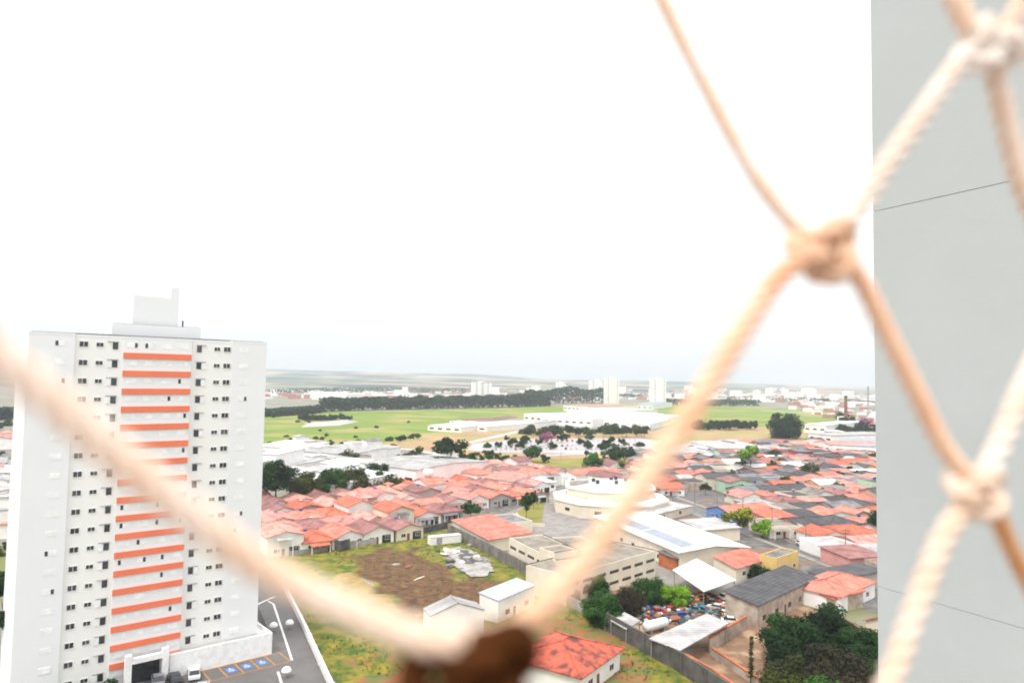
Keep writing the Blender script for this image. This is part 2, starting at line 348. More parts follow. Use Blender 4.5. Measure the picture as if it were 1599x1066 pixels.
def house(name, label, c, rz, w, d, h, kind, wallm, roofm, rise=1.6, cat='house', group=None, ov=.45, detail=1, nwin=2, door=True, sides=(0,), extra=True, base=0):
    t = thing(name, label, cat, (c[0], c[1], base), rz, group); b = MB(); r = MB()
    X, Y = w/2, d/2
    if kind == 'gable':                                   # ridge runs front to back
        vs = []
        for y in (-Y, Y): vs += [(-X, y, 0), (X, y, 0), (X, y, h), (0, y, h+rise), (-X, y, h)]
        b.add(vs, [(0, 1, 2, 3, 4), (9, 8, 7, 6, 5), (1, 6, 7, 2), (5, 0, 4, 9), (2, 7, 8, 3), (3, 8, 9, 4), (0, 5, 6, 1)])
        s = rise/X; xe = X+ov; ze = h-ov*s+.18; zr = h+rise+.18
        for q in (-1, 1): roof_slab(r, [(0, -Y-ov, zr), (q*xe, -Y-ov, ze), (q*xe, Y+ov, ze), (0, Y+ov, zr)] if q < 0 else [(0, Y+ov, zr), (xe, Y+ov, ze), (xe, -Y-ov, ze), (0, -Y-ov, zr)])
        r.bar((0, -Y-ov-.02, zr+.02), (0, Y+ov+.02, zr+.02), .13, 6)
    elif kind == 'cross':                                 # ridge runs left to right
        vs = []
        for x in (-X, X): vs += [(x, -Y, 0), (x, Y, 0), (x, Y, h), (x, 0, h+rise), (x, -Y, h)]
        b.add(vs, [(4, 3, 2, 1, 0), (5, 6, 7, 8, 9), (2, 7, 6, 1), (0, 5, 9, 4), (3, 8, 7, 2), (4, 9, 8, 3), (1, 6, 5, 0)])
        s = rise/Y; ye = Y+ov; ze = h-ov*s+.18; zr = h+rise+.18
        for q in (-1, 1): roof_slab(r, [(-X-ov, 0, zr), (-X-ov, q*ye, ze), (X+ov, q*ye, ze), (X+ov, 0, zr)] if q < 0 else [(X+ov, 0, zr), (X+ov, ye, ze), (-X-ov, ye, ze), (-X-ov, 0, zr)])
        r.bar((-X-ov-.02, 0, zr+.02), (X+ov+.02, 0, zr+.02), .13, 6)
    elif kind == 'hip':
        b.box(-X, X, -Y, Y, 0, h)
        xe, ye, ze, zr = X+ov, Y+ov, h+.06, h+rise
        if X >= Y: e1, e2 = Vector((-(X-Y*.95), 0, zr)), Vector((X-Y*.95, 0, zr))
        else: e1, e2 = Vector((0, -(Y-X*.95), zr)), Vector((0, Y-X*.95, zr))
        A, B, C, D = Vector((-xe, -ye, ze)), Vector((xe, -ye, ze)), Vector((xe, ye, ze)), Vector((-xe, ye, ze))
        dn = Vector((0, 0, -.18)); r.add([A, B, C, D, e1, e2, A+dn, B+dn, C+dn, D+dn],
            ([(0, 1, 5, 4), (1, 2, 5), (2, 3, 4, 5), (3, 0, 4)] if X >= Y else [(0, 1, 4), (1, 2, 5, 4), (2, 3, 5), (3, 0, 4, 5)])+[(6, 7, 1, 0), (7, 8, 2, 1), (8, 9, 3, 2), (9, 6, 0, 3), (9, 8, 7, 6)])
        up = Vector((0, 0, .05))
        for p, q in ((A, e1), (D, e1 if X >= Y else e2), (B, e2 if X >= Y else e1), (C, e2), (e1, e2)): r.bar(p+up, q+up, .15, 5)
    elif kind == 'mono':
        vs = [(-X, -Y, 0), (X, -Y, 0), (X, Y, 0), (-X, Y, 0), (-X, -Y, h), (X, -Y, h), (X, Y, h+rise), (-X, Y, h+rise)]
        b.add(vs, [(3, 2, 1, 0), (4, 5, 6, 7), (0, 1, 5, 4), (1, 2, 6, 5), (2, 3, 7, 6), (3, 0, 4, 7)])
        s = rise/d
        roof_slab(r, [(-X-ov, -Y-ov, h-ov*s+.18), (X+ov, -Y-ov, h-ov*s+.18), (X+ov, Y+ov, h+rise+ov*s+.18), (-X-ov, Y+ov, h+rise+ov*s+.18)])
    else:                                                 # flat roof behind a parapet
        b.box(-X, X, -Y, Y, 0, h)
        p = .22
        b.box(-X, X, -Y, -Y+p, h, h+.5).box(-X, X, Y-p, Y, h, h+.5).box(-X, -X+p, -Y+p, Y-p, h, h+.5).box(X-p, X, -Y+p, Y-p, h, h+.5)
        r.box(-X+p+.01, X-p-.01, -Y+p+.01, Y-p-.01, h+.004, h+.14)
    b.build('wall', M[wallm], t); r.build('roof', M[roofm], t)
    if detail:
        for sd in sides:
            L_ = w if sd in (0, 2) else d
            for i in range(nwin):
                q = (i+.5)/nwin*L_-L_/2
                if sd == 0 and door and i == nwin//2: q += .4
                x, y = {0: (q, -Y), 1: (X, q), 2: (-q, Y), 3: (-X, -q)}[sd]
                window(t, x, y, min(h-.9, 1.6), min(1.5, L_/nwin*.55), 1.0, sd, detail=detail > 1)
        if door: MB().box(-w*.06-.5, -w*.06+.4, -Y-.03, -Y+.03, .02, 2.1).build('door', M['door'], t)
    return t
def para_house(px3, z, name, label, kind, wallm, roofm, along=False, **k):
    p0, p1, p2 = [G(x, y, z) for x, y in px3]
    c, rz, w, d = rect_frame(p0, p1, p2)
    return house(name, label, c, rz, w, d, z, kind, wallm, roofm, **k)
def strip_windows(t, wdt, Y, n, z, h, frac=.7, mname='window_dark', side=0, name='window'):
    for i in range(n):
        x = (i+.5)/n*wdt-wdt/2; l = wdt/n*frac/2
        T = Matrix.Rotation(side*math.pi/2, 4, 'Z')
        MB().box(x-l, x+l, -Y-.03, -Y+.04, z-h/2, z+h/2, T).build(name, M[mname], t)

# ------------------------------------------------------------------ vehicles
def car_meshes():
    b = MB()                                              # body: lower shell with shaped ends, then cabin
    prof = [(-2.1, .35), (-2.12, .75), (-1.95, .88), (-1.2, .94), (.95, .94), (1.9, .82), (2.1, .66), (2.1, .35)]
    n = len(prof)
    vs = [(x, -.84, z) for x, z in prof]+[(x, .84, z) for x, z in prof]
    b.add(vs, [tuple(range(n)), tuple(range(2*n-1, n-1, -1))]+[(i, i+n, (i+1) % n+n, (i+1) % n) for i in range(n)])
    c = [(-1.75, .92), (-1.25, 1.42), (.25, 1.44), (1.0, .93)]
    g = MB(); g.add([(x, -.76+(.12 if z > 1 else 0), z) for x, z in c]+[(x, .76-(.12 if z > 1 else 0), z) for x, z in c], [(0, 1, 2, 3), (7, 6, 5, 4), (0, 4, 5, 1), (2, 6, 7, 3), (1, 5, 6, 2)])
    rf = MB().box(-1.22, .22, -.66, .66, 1.42, 1.48)
    wh = MB().bar((0, -.1, 0), (0, .1, 0), .32, 12)
    hl = MB().box(2.03, 2.125, -.2, .2, .62, .74)
    return b, g, rf, wh, hl
_b, _g, _r, _w, _h = car_meshes()
CARM = dict(glass=_g.mesh('glasshouse', M['glass']), wheel=_w.mesh('wheel', M['rubber']), light=_h.mesh('headlight', M['frame_white']))
CARB = {}
def car(loc, rz, paint, label, group=None, name='parked_car', full=True, s=1.0):
    if paint not in CARB: CARB[paint] = (_b.mesh('body', M['paint_'+paint]), _r.mesh('roof_panel', M['paint_'+paint]))
    t = thing(name, label, 'car', loc, rz, group); t.scale = (s, s, s)
    obj('body', CARB[paint][0], t); obj('glasshouse', CARM['glass'], t); obj('roof_panel', CARB[paint][1], t)
    if full:
        for x in (-1.3, 1.3):
            for y in (-.78, .78): obj('wheel', CARM['wheel'], t, (x, y, .32))
        for y in (-.55, .55): obj('headlight', CARM['light'], t, (0, y, 0))
    return t
def van(loc, rz, label, name='delivery_van', paint='white'):
    t = thing(name, label, 'van', loc, rz); pm = M['paint_'+paint]
    MB().box(-2.6, 1.0, -.98, .98, .45, 2.4).build('cargo_box', pm, t)
    b = MB(); b.add([(1.02, y, z) for y in (-.95, .95) for z in (.45, 2.2)]+[(x, y, z) for y in (-.95, .95) for x, z in ((1.7, 2.1), (2.4, 1.2), (2.5, .45))],
        [(0, 1, 4, 5, 6), (3, 2, 9, 8, 7), (1, 3, 7, 4), (5, 8, 9, 6), (4, 7, 8, 5), (0, 6, 9, 2), (0, 2, 3, 1)])
    b.build('cab', pm, t)
    MB().add([(1.76, -.8, 2.04), (1.76, .8, 2.04), (2.4, .8, 1.25), (2.4, -.8, 1.25)], [(0, 1, 2, 3)]).add([(1.74, -.8, 2.03), (1.74, .8, 2.03), (2.38, .8, 1.24), (2.38, -.8, 1.24)], [(3, 2, 1, 0)]).build('windscreen', M['glass'], t)
    for x in (-1.7, 1.6):
        for y in (-.9, .9): obj('wheel', CARM['wheel'], t, (x, y, .32))
    for y in (-.7, .7): MB().box(2.44, 2.53, y-.15, y+.15, .7, .95).build('headlight', M['frame_white'], t)
    return t

# ------------------------------------------------------------------ walls
def wall_run(name, label, pts, h, t_, m, cat='wall', coping=None, posts=0, group=None):
    pts = [Vector((p[0], p[1], 0)) for p in pts]; L_ = []; R_ = []
    for i, p in enumerate(pts):
        d1 = (pts[i]-pts[i-1]).normalized() if i else (pts[1]-pts[0]).normalized()
        d2 = (pts[i+1]-pts[i]).normalized() if i < len(pts)-1 else d1
        d = (d1+d2).normalized(); n = Vector((-d.y, d.x, 0))/max(.5, d.dot(d1)); L_.append(p+n*t_/2); R_.append(p-n*t_/2)
    root = thing(name, label, cat, pts[0], 0, group)
    def run(z0, z1, grow):
        b = MB(); o = pts[0]; n = len(pts)
        l = [a+(a-c).normalized()*grow-o for a, c in zip(L_, R_)]; r = [c+(c-a).normalized()*grow-o for a, c in zip(L_, R_)]
        vs = [(p.x, p.y, z0) for p in l]+[(p.x, p.y, z0) for p in r]+[(p.x, p.y, z1) for p in l]+[(p.x, p.y, z1) for p in r]; fs = []
        for i in range(n-1):
            fs += [(i, i+1, 2*n+i+1, 2*n+i)[::-1], (n+i, n+i+1, 3*n+i+1, 3*n+i), (2*n+i, 2*n+i+1, 3*n+i+1, 3*n+i)[::-1], (i, i+1, n+i+1, n+i)]
        fs += [(0, n, 3*n, 2*n), (n-1, 3*n-1, 4*n-1, 2*n-1)]
        b.add(vs, fs); return b
    run(-.2, h, 0).build('wall_panel', M[m], root)
    if coping: run(h+.002, h+.16, .14).build('coping', M[coping], root)
    if posts:
        for i in range(len(pts)-1):
            k = max(1, int((pts[i+1]-pts[i]).length/posts))
            dr = (pts[i+1]-pts[i]).normalized(); n = Vector((-dr.y, dr.x, 0))
            for j in range(k):
                p = pts[i].lerp(pts[i+1], j/k)-pts[0]; T = Matrix.Translation(p) @ Matrix.Rotation(math.atan2(dr.y, dr.x), 4, 'Z')
                MB().box(-.14, .14, -t_/2-.1, t_/2+.1, -.2, h+.06, T).build('post', M[m], root)
    return root
# ================================================================== SETTING
gb = MB(); gb.add([(-8500, -150, 0), (8500, -150, 0), (8500, 8000, 0), (-8500, 8000, 0)], [(0, 1, 2, 3)])
tag(gb.build('ground', M['ground']), None, None, None, 'structure')
pxsheet('grass_field', [(380, 700), (380, 652), (500, 643), (700, 639), (860, 634), (1000, 630), (1130, 634), (1260, 638), (1330, 646), (1400, 655), (1400, 664), (1320, 668), (1240, 684), (1120, 668), (1020, 668), (905, 658), (800, 662), (700, 676), (640, 690), (560, 693), (470, 688)], .05, M['grassfield'])
pxsheet('dry_field', [(590, 693), (640, 684), (680, 674), (800, 670), (900, 672), (1010, 674), (1100, 668), (1200, 666), (1258, 674), (1258, 690), (1200, 684), (1130, 692), (1060, 706), (1000, 716), (900, 722), (800, 722), (700, 714), (640, 700)], .10, M['dryfield'])
pxsheet('dry_field', [(480, 660), (540, 655), (560, 658), (530, 664), (470, 667)], .10, M['road_pale'])
pxsheet('grass_verge', [(640, 742), (700, 722), (800, 716), (900, 716), (1000, 712), (1000, 722), (900, 730), (800, 735), (720, 742), (660, 752)], .14, M['verge'])
strip('avenue', [(560, 722), (660, 730), (740, 718), (850, 711), (960, 706), (1060, 696), (1150, 686)], 11, .20, M['road_pale'])
strip('service_road', [(590, 697), (640, 702), (700, 712), (740, 716)], 9, .20, M['road_pale'])
strip('service_road', [(720, 694), (800, 676), (838, 668)], 9, .20, M['road_pale'])
pxsheet('car_park', [(738, 693), (800, 686), (1000, 684), (1035, 690), (1010, 704), (900, 708), (760, 706), (730, 702)], .17, M['road_pale'])
strip('runway', [(1190, 641), (1260, 644), (1290, 646)], 25, .10, M['road_pale'])
# streets of the right-hand quarter
strip('street', [(1010, 772), (1095, 798), (1180, 833), (1260, 866), (1374, 902), (1480, 940)], 8.5, .06, M['asphalt_wet'])
RD0, RD1 = G(1095, 798), G(1374, 902)
rdir = (RD1-RD0).normalized(); rper = Vector((-rdir.y, rdir.x, 0))
if rper.x < 0: rper = -rper
for q in (-5.6, 5.6):
    a = RD0-rdir*60+rper*q; b_ = RD1+rdir*60+rper*q
    kb = MB(); d = rper*1.1
    kb.add([a-d, b_-d, b_+d, a+d]+[v+Vector((0, 0, .14)) for v in (a-d, b_-d, b_+d, a+d)], [(4, 5, 6, 7), (0, 1, 5, 4), (1, 2, 6, 5), (2, 3, 7, 6), (3, 0, 4, 7)])
    tag(kb.build('pavement', M['pavement']), None, None, None, 'structure')
pxsheet('street', [(1000, 788), (1030, 774), (1100, 764), (1130, 764), (1128, 772), (1060, 784), (1020, 800)], .03, M['asphalt_lot'])
pxsheet('quarter_ground', [(960, 800), (985, 716), (1060, 708), (1110, 697), (1200, 692), (1262, 692), (1300, 680), (1440, 680), (1500, 940), (1374, 960), (1150, 890), (1040, 830)], .02, M['quarter'])
pxsheet('quarter_ground', [(380, 785), (480, 785), (600, 762), (700, 742), (805, 728), (870, 738), (858, 775), (790, 800), (720, 815), (690, 830), (545, 850), (440, 858), (380, 870)], .02, M['quarter'])
# vacant lot: dense sheet with the kinds of soil kept as an attribute of the ground itself
def lot_sheet():
    px = [(395, 872), (440, 866), (545, 850), (640, 836), (700, 826), (760, 856), (850, 905), (900, 942), (960, 975), (1065, 1040), (1140, 1095), (1100, 1180), (520, 1180), (470, 985), (432, 905)]
    poly = [tuple(G(*p)[:2]) for p in px]
    soil = [tuple(G(*p)[:2]) for p in [(545, 868), (640, 852), (690, 880), (770, 905), (800, 925), (790, 960), (700, 965), (630, 970), (600, 930), (560, 900)]]
    dry = [tuple(G(*p)[:2]) for p in [(520, 905), (560, 892), (600, 925), (640, 985), (600, 990), (540, 950)]]
    red = [tuple(G(*p)[:2]) for p in [(820, 970), (900, 960), (1000, 1020), (1080, 1090), (1000, 1120), (850, 1090), (560, 1100), (560, 1030)]]
    xs = [p[0] for p in poly]; ys = [p[1] for p in poly]; st = 1.1
    nx = int((max(xs)-min(xs))/st)+1; ny = int((max(ys)-min(ys))/st)+1
    vs = []; fs = []; att = []; idx = {}
    def ins(x, y, pl, amp):
        n = mnoise.noise((x*.12, y*.12, 3))*amp; n2 = mnoise.noise((x*.12+50, y*.12, 9))*amp
        hits = 0
        for dx, dy in ((0, 0), (2, 0), (-2, 0), (0, 2), (0, -2)): hits += inpoly(x+n+dx, y+n2+dy, pl)
        return hits/5
    def vert(i, j):
        if (i, j) not in idx:
            x, y = min(xs)+i*st, min(ys)+j*st
            z = .05+.22*max(0, mnoise.noise((x*.15, y*.15, 1)))+.1*max(0, mnoise.noise((x*.6, y*.6, 4)))
            dd = ins(x, y, dry, 5); z += .9*dd
            idx[i, j] = len(vs); vs.append((x, y, z)); att.append((ins(x, y, soil, 9), dd, ins(x, y, red, 10)))
        return idx[i, j]
    for i in range(nx):
        for j in range(ny):
            if inpoly(min(xs)+(i+.5)*st, min(ys)+(j+.5)*st, poly): fs.append((vert(i, j), vert(i+1, j), vert(i+1, j+1), vert(i, j+1)))
    me = bpy.data.meshes.new('vacant_lot'); me.from_pydata(vs, [], fs); me.update()
    a = me.attributes.new('soil_kind', 'FLOAT_COLOR', 'POINT')
    for k, t in enumerate(att): a.data[k].color = (*t, 1)
    m = bpy.data.materials.new('lot_soil'); m.use_nodes = True; n = m.node_tree; L = n.links.new; b = n.nodes['Principled BSDF']; b.inputs['Roughness'].default_value = .9
    at = n.nodes.new('ShaderNodeAttribute'); at.attribute_name = 'soil_kind'; sp = n.nodes.new('ShaderNodeSeparateColor'); L(at.outputs['Color'], sp.inputs[0])
    tc = n.nodes.new('ShaderNodeTexCoord')
    def nz(s, lo, hi, c0, c1, dt=7):
        q = n.nodes.new('ShaderNodeTexNoise'); q.inputs['Scale'].default_value = s; q.inputs['Detail'].default_value = dt; q.inputs['Roughness'].default_value = .68; L(tc.outputs['Object'], q.inputs['Vector'])
        r = n.nodes.new('ShaderNodeValToRGB'); r.color_ramp.elements[0].position = lo; r.color_ramp.elements[1].position = hi; r.color_ramp.elements[0].color = (*c0, 1); r.color_ramp.elements[1].color = (*c1, 1)
        L(q.outputs['Fac'], r.inputs[0]); return q, r.outputs[0]
    _, g1 = nz(.3, .4, .6, (.038, .085, .004), (.235, .185, .012)); _, s1 = nz(.45, .38, .62, (.048, .018, .010), (.155, .064, .022))
    _, d1 = nz(.3, .3, .7, (.26, .16, .045), (.38, .27, .11)); _, r1 = nz(.3, .43, .58, (.12, .13, .03), (.26, .085, .035))
    cur = g1
    for ch, cc in ((2, r1), (0, s1), (1, d1)):
        q, _ = nz(.5, .3, .7, (0, 0, 0), (1, 1, 1)); ad = n.nodes.new('ShaderNodeMath'); ad.operation = 'MULTIPLY_ADD'; ad.inputs[1].default_value = 1.6; L(q.outputs['Fac'], ad.inputs[0])
        sb = n.nodes.new('ShaderNodeMath'); sb.operation = 'SUBTRACT'; L(sp.outputs[ch], ad.inputs[2]); L(ad.outputs[0], sb.inputs[0]); sb.inputs[1].default_value = 1.25
        mu = n.nodes.new('ShaderNodeMath'); mu.operation = 'MULTIPLY'; mu.use_clamp = True; mu.inputs[1].default_value = 1.7; L(sb.outputs[0], mu.inputs[0])
        gt = n.nodes.new('ShaderNodeMath'); gt.operation = 'MULTIPLY'; gt.use_clamp = True; L(mu.outputs[0], gt.inputs[0])
        st_ = n.nodes.new('ShaderNodeMath'); st_.operation = 'MULTIPLY'; st_.use_clamp = True; st_.inputs[1].default_value = 4; L(sp.outputs[ch], st_.inputs[0]); L(st_.outputs[0], gt.inputs[1])
        mx_ = n.nodes.new('ShaderNodeMixRGB'); L(gt.outputs[0], mx_.inputs[0]); L(cur, mx_.inputs[1]); L(cc, mx_.inputs[2]); cur = mx_.outputs[0]
    L(cur, b.inputs['Base Color']); me.materials.append(m)
    o = obj('vacant_lot', me); tag(o, None, None, None, 'structure')
    # weeds: uncountable tufts
    wb = MB(); r = random.Random(4)
    for k in range(9000):
        x = r.uniform(min(xs), max(xs)); y = r.uniform(110, max(ys))
        if not inpoly(x, y, poly) or mnoise.noise((x*.1, y*.1, 7)) < .02 or ins(x, y, soil, 9) > .5 and r.random() < .7: continue
        s = r.uniform(.16, .38)
        for q in range(4):
            a_ = r.uniform(0, 6.28); d = Vector((math.cos(a_), math.sin(a_), 0))*s; p = Vector((x, y, .12)); c_ = Vector((-d.y, d.x, 0))*.45
            wb.add([p-c_*.6, p+c_*.6, p+d+c_*.5+Vector((0, 0, s*.6)), p+d*.8-c_*.5+Vector((0, 0, s*.75))], [(0, 1, 2, 3)])
    tag(wb.build('weeds', M['leaf_yellow']), 'low yellow-green weeds growing over the vacant lot', 'weeds', None, 'stuff')
lot_sheet()
pxsheet('driveway', [(395, 868), (440, 858), (540, 843), (550, 852), (440, 870), (420, 900), (395, 905)], .07, M['pavement'])
pxsheet('scrapyard_ground', [(900, 935), (960, 915), (1040, 915), (1110, 925), (1165, 930), (1180, 960), (1110, 1010), (1050, 1015), (960, 965)], .05, M['soilyard'])
pxsheet('soil_yard', [(1060, 1030), (1120, 990), (1180, 955), (1260, 945), (1330, 970), (1380, 990), (1400, 1150), (1160, 1150)], .04, M['soilyard'])
pxsheet('courtyard', [(790, 870), (800, 820), (850, 795), (1000, 830), (1060, 860), (1040, 905), (880, 925)], .045, M['pavement'])

# hills to the horizon
def hills():
    b = MB(); nx, ny = 150, 44; vs = []
    for j in range(ny):
        for i in range(nx):
            x = -7500+15000*i/(nx-1); y = 2300+5500*j/(ny-1)
            t = j/(ny-1); a = x/y
            prof = max(0, 1-(a+.38)/.95) if a > -.38 else 1
            prof = .16+.84*prof**1.15
            h = (t**1.3)*135*prof*(1+.22*mnoise.noise((x*.0008, y*.0011, 2)))+26*mnoise.noise((x*.0012, y*.0016, 5))*t*(.4+.6*prof)-1.2+3*t
            if j == 0: h = -1.5
            vs.append((x, y, h))
    b.add(vs, [(j*nx+i, j*nx+i+1, (j+1)*nx+i+1, (j+1)*nx+i) for j in range(ny-1) for i in range(nx-1)])
    tag(b.build('hills', M['hill'], None, True), None, None, None, 'structure')
hills()

# ================================================================== WHITE APARTMENT TOWER
TA = Vector((-70.2, 102.2, 0)); TRZ = math.atan2(.643, .766); TW, TH_ = 35.0, 55.6
tw = thing('apartment_tower', 'tall white apartment tower with red-orange bands between rows of windows', 'tower', TA, TRZ)
S = [0, 5.8, 12.3, 22.4, 29.0, 35.0]; FH = 2.8
def tbox(nm, m, *bx):
    b = MB()
    for q in bx: b.box(*q)
    return b.build(nm, M[m], tw)
tbox('wing_wall', 'tower_grey', (S[0], S[1], 0, 15, 0, TH_)); tbox('wing_wall', 'tower_grey', (S[4], S[5], 0, 15, 0, TH_))
tbox('recessed_wall', 'tower_cream', (S[1]+.002, S[2]-.002, .3, 14.5, 0, TH_-.15), (S[3]+.002, S[4]-.002, .3, 14.5, 0, TH_-.15))
tbox('centre_wall', 'tower_light', (S[2], S[3], -.15, 15.2, 0, TH_-.05))
tbox('cornice', 'tower_grey', (S[0]-.02, S[1]+.02, -.02, 15.02, TH_+.002, TH_+.35), (S[4]-.02, S[5]+.02, -.02, 15.02, TH_+.002, TH_+.35), (S[2]-.02, S[3]+.02, -.17, 15.02, TH_-.048, TH_+.28), (S[1]+.03, S[2]-.03, .28, 15.02, TH_-.148, TH_+.28), (S[3]+.03, S[4]-.03, .28, 15.02, TH_-.148, TH_+.28))
tbox('penthouse', 'tower_light', (11.2, 24.6, 3, 13, TH_+.35, TH_+2.4)); tbox('penthouse_bounce_sheet', 'roof_dark', (11.3, 24.5, 3.1, 12.9, TH_+2.402, TH_+2.44)); tbox('machine_room', 'tower_grey', (14.3, 21.2, 4, 12, TH_+2.4, TH_+7.2)); tbox('chimney_stack', 'tower_grey', (19.9, 21.19, 4.01, 6.2, TH_+7.2, TH_+9.0))  # dark sheet on the penthouse added to cut bounce light on the machine room
tbox('roof_bounce_sheet', 'roof_dark', (S[0]+.4, S[5]-.4, .9, 14, TH_+.4, TH_+.45))  # dark sheet added over the roof to stop bounce light whitening the penthouse
tb = MB(); tb.bar((22.2, 5, TH_+2.4), (22.2, 5, TH_+3.6), .12); tb.build('antenna', M['metal_dark'], tw)
def tmesh(nm, m, *bx):
    b = MB()
    for q in bx: b.box(*q)
    return b.mesh(nm, M[m])
wr, wp = tmesh('window', 'frame_white', (-.72, .72, -.05, .02, -.48, -.42), (-.72, .72, -.05, .02, .42, .48), (-.72, -.66, -.05, .02, -.42, .42), (.66, .72, -.05, .02, -.42, .42), (-.03, .03, -.045, .02, -.42, .42)), tmesh('pane', 'window_dark', (-.66, .66, -.02, .02, -.42, .42))
shf, shl = tmesh('shutter_window', 'frame_white', (-.74, .74, -.025, .02, -.46, .46)), tmesh('pane', 'window_dark', (-.2, .2, -.035, .015, -.42, .42))
bal = tmesh('balcony_opening', 'roof_pale', (-1.3, 1.2, -.1, .02, 1.05, 1.16)); balg = tmesh('pane', 'window_dark', (-.15, 1.05, -.03, .02, -.35, .95)); bals = tmesh('shutter', 'frame_white', (-1.3, -.25, -.05, .02, -.4, .95))
bnd = tmesh('colour_band', 'band_red', (S[2]+.0, S[3]-.0, -.34, -.152, -.45, .45))
trn = random.Random(2); stuff = MB(); nsh = 0
for k in range(19):
    zf = TH_-.15-FH*(k+1)                                  # floor level of storey k from the top
    if k < 18: obj('colour_band', bnd, tw, (0, 0, zf+.45-.25))
    zc = zf+1.75
    for x in (7.0, 9.15, 26.6, 28.25):
        if zc < 3: continue
        o = obj('window', wr, tw, (x, .26, zc)); p = obj('pane', wp, o)
        o.scale = (.84 if x in (7.0, 28.25) else .7, 1, .92 if x in (7.0, 28.25) else .7)
    for x, mr in ((11.0, 1), (24.0, -1)):
        if zc < 3: continue
        o = obj('balcony_opening', bal, tw, (x, .26, zc-.35)); o.scale = (.62*mr, 1, .82); obj('pane', balg, o)
        if trn.random() < .5: obj('shutter', bals, o)
    for x in (4.0, 31.0, 13.6, 16.1, 18.7, 21.2):
        y = -.002 if x < 6 or x > 29 else -.152; zz = zc+(.0 if x < 6 or x > 29 else .1)
        if nsh < 100:
            o = obj('shutter_window', shf, tw, (x, y, zz)); nsh += 1; o.scale = (1, 1, .85)
            if trn.random() < .3: obj('pane', shl, o, (trn.choice((-.5, .5)), 0, 0))
        else: stuff.box(x-.78, x+.78, y-.06, y+.02, zz-.42, zz+.42)
tag(stuff.build('shutter_window', M['frame_white'], tw), None, None, None, 'stuff')
# low wing round the tower's foot
PZ = 2.4
tbox('podium', 'white', (20.6, 36.4, -2.3, -.16, 1.0, 5.5), (35.01, 36.4, -.16, 11, 1.0, 5.5)); tbox('podium_parapet', 'frame_white', (20.4, 36.7, -2.6, -2.3, 1.0, 6.0), (36.4, 36.7, -2.3, 11.2, 1.0, 6.0))
tbox('podium_deck', 'roof_pale', (20.7, 36.3, -2.2, -.2, 5.502, 5.55))
tbox('entrance_portal', 'frame_white', (14.0, 14.9, -2.9, -2.1, 1, 7.3), (19.2, 20.1, -2.9, -2.1, 1, 7.3), (14.9, 19.2, -2.85, -2.15, 5.9, 6.7)); tbox('entrance_opening', 'glass', (14.9, 19.2, -1.2, -.16, 1, 5.7)); tbox('portal_roof', 'roof_dark', (14.95, 19.15, -2.1, -.16, 5.75, 5.88))

def tl(x, y, z=0): return TA+Matrix.Rotation(TRZ, 3, 'Z') @ Vector((x, y, z))
def tgl(px, py, z=PZ): return G(px, py, z)
pk = MB(); pk.prism([tuple(G(x, y, PZ)[:2]) for x, y in [(385, 905), (415, 893), (437, 897), (478, 985), (530, 1075), (560, 1140), (130, 1140), (150, 1035), (240, 1035), (420, 985)]], -.3, PZ)
tag(pk.build('parking_lot', M['asphalt_lot']), None, None, None, 'structure')
strip('lane_marking', [tuple(G(x, y, PZ)[:2]) for x, y in [(419, 938), (427, 942), (456, 1030)]], .36, PZ+.006, M['marking'], px=False)
strip('lane_marking', [tuple(G(x, y, PZ)[:2]) for x, y in [(402, 943), (430, 930)]], .36, PZ+.006, M['marking'], px=False)
strip('lane_marking', [tuple(G(x, y, PZ)[:2]) for x, y in [(434, 1048), (444, 1080)]], .36, PZ+.006, M['marking'], px=False)
# parking bays painted in ochre, three of them with a blue wheelchair panel
def flat(nm, m, z, *quads):
    b = MB()
    for q in quads:
        if len(q) == 4 and not hasattr(q[0], '__len__'): q = [(q[0], q[2]), (q[1], q[2]), (q[1], q[3]), (q[0], q[3])]
        b.add([tl(x, y, z) for x, y in q], [tuple(range(len(q)))])
    return tag(b.build(nm, M[m]), None, None, None, 'structure')
BX = [25.2+2.55*i for i in range(6)]
flat('bay_marking', 'line_ochre', PZ+.006, *[(x-.16, x+.16, -7.4, -2.9) for x in BX])
flat('bay_marking', 'line_ochre', PZ+.010, (BX[0]-.2, BX[5]+.2, -2.9, -2.62)); flat('bay_marking', 'line_ochre', PZ+.010, (BX[0]-.2, BX[5]+.2, -7.65, -7.4))
for i in range(1, 4):
    cx = BX[i]+1.27; flat('bay_panel', 'sign_blue', PZ+.014, (cx-.75, cx+.75, -6.1, -4.2))
    ring = [[(cx-.05+math.cos(a)*r_, -5.35+math.sin(a)*r_) for a, r_ in ((6.28*k/14, .42), (6.28*(k+1)/14, .42), (6.28*(k+1)/14, .3), (6.28*k/14, .3))] for k in range(2, 13)]
    flat('bay_symbol', 'marking', PZ+.019, *ring, (cx-.12, cx+.02, -5.2, -4.62), (cx-.17, cx+.07, -4.55, -4.34), (cx+.02, cx+.34, -5.2, -5.06), (cx+.24, cx+.36, -5.62, -5.2))
for (x, y), rz_, c, l in (((303, 1056), 1.3, 'white', 'white car parked left of the painted parking bays at the tower'), ((272, 1064), 1.5, 'black', 'black car left of the white one before the tower podium'), ((246, 1066), 1.4, 'grey', 'dark grey car nearest the tower entrance portal'), ((316, 1080), 1.2, 'silver', 'silver car at the bottom edge below the parking bays')):
    car(G(x, y, PZ)+Vector((0, 0, .01)), TRZ+rz_, c, l)
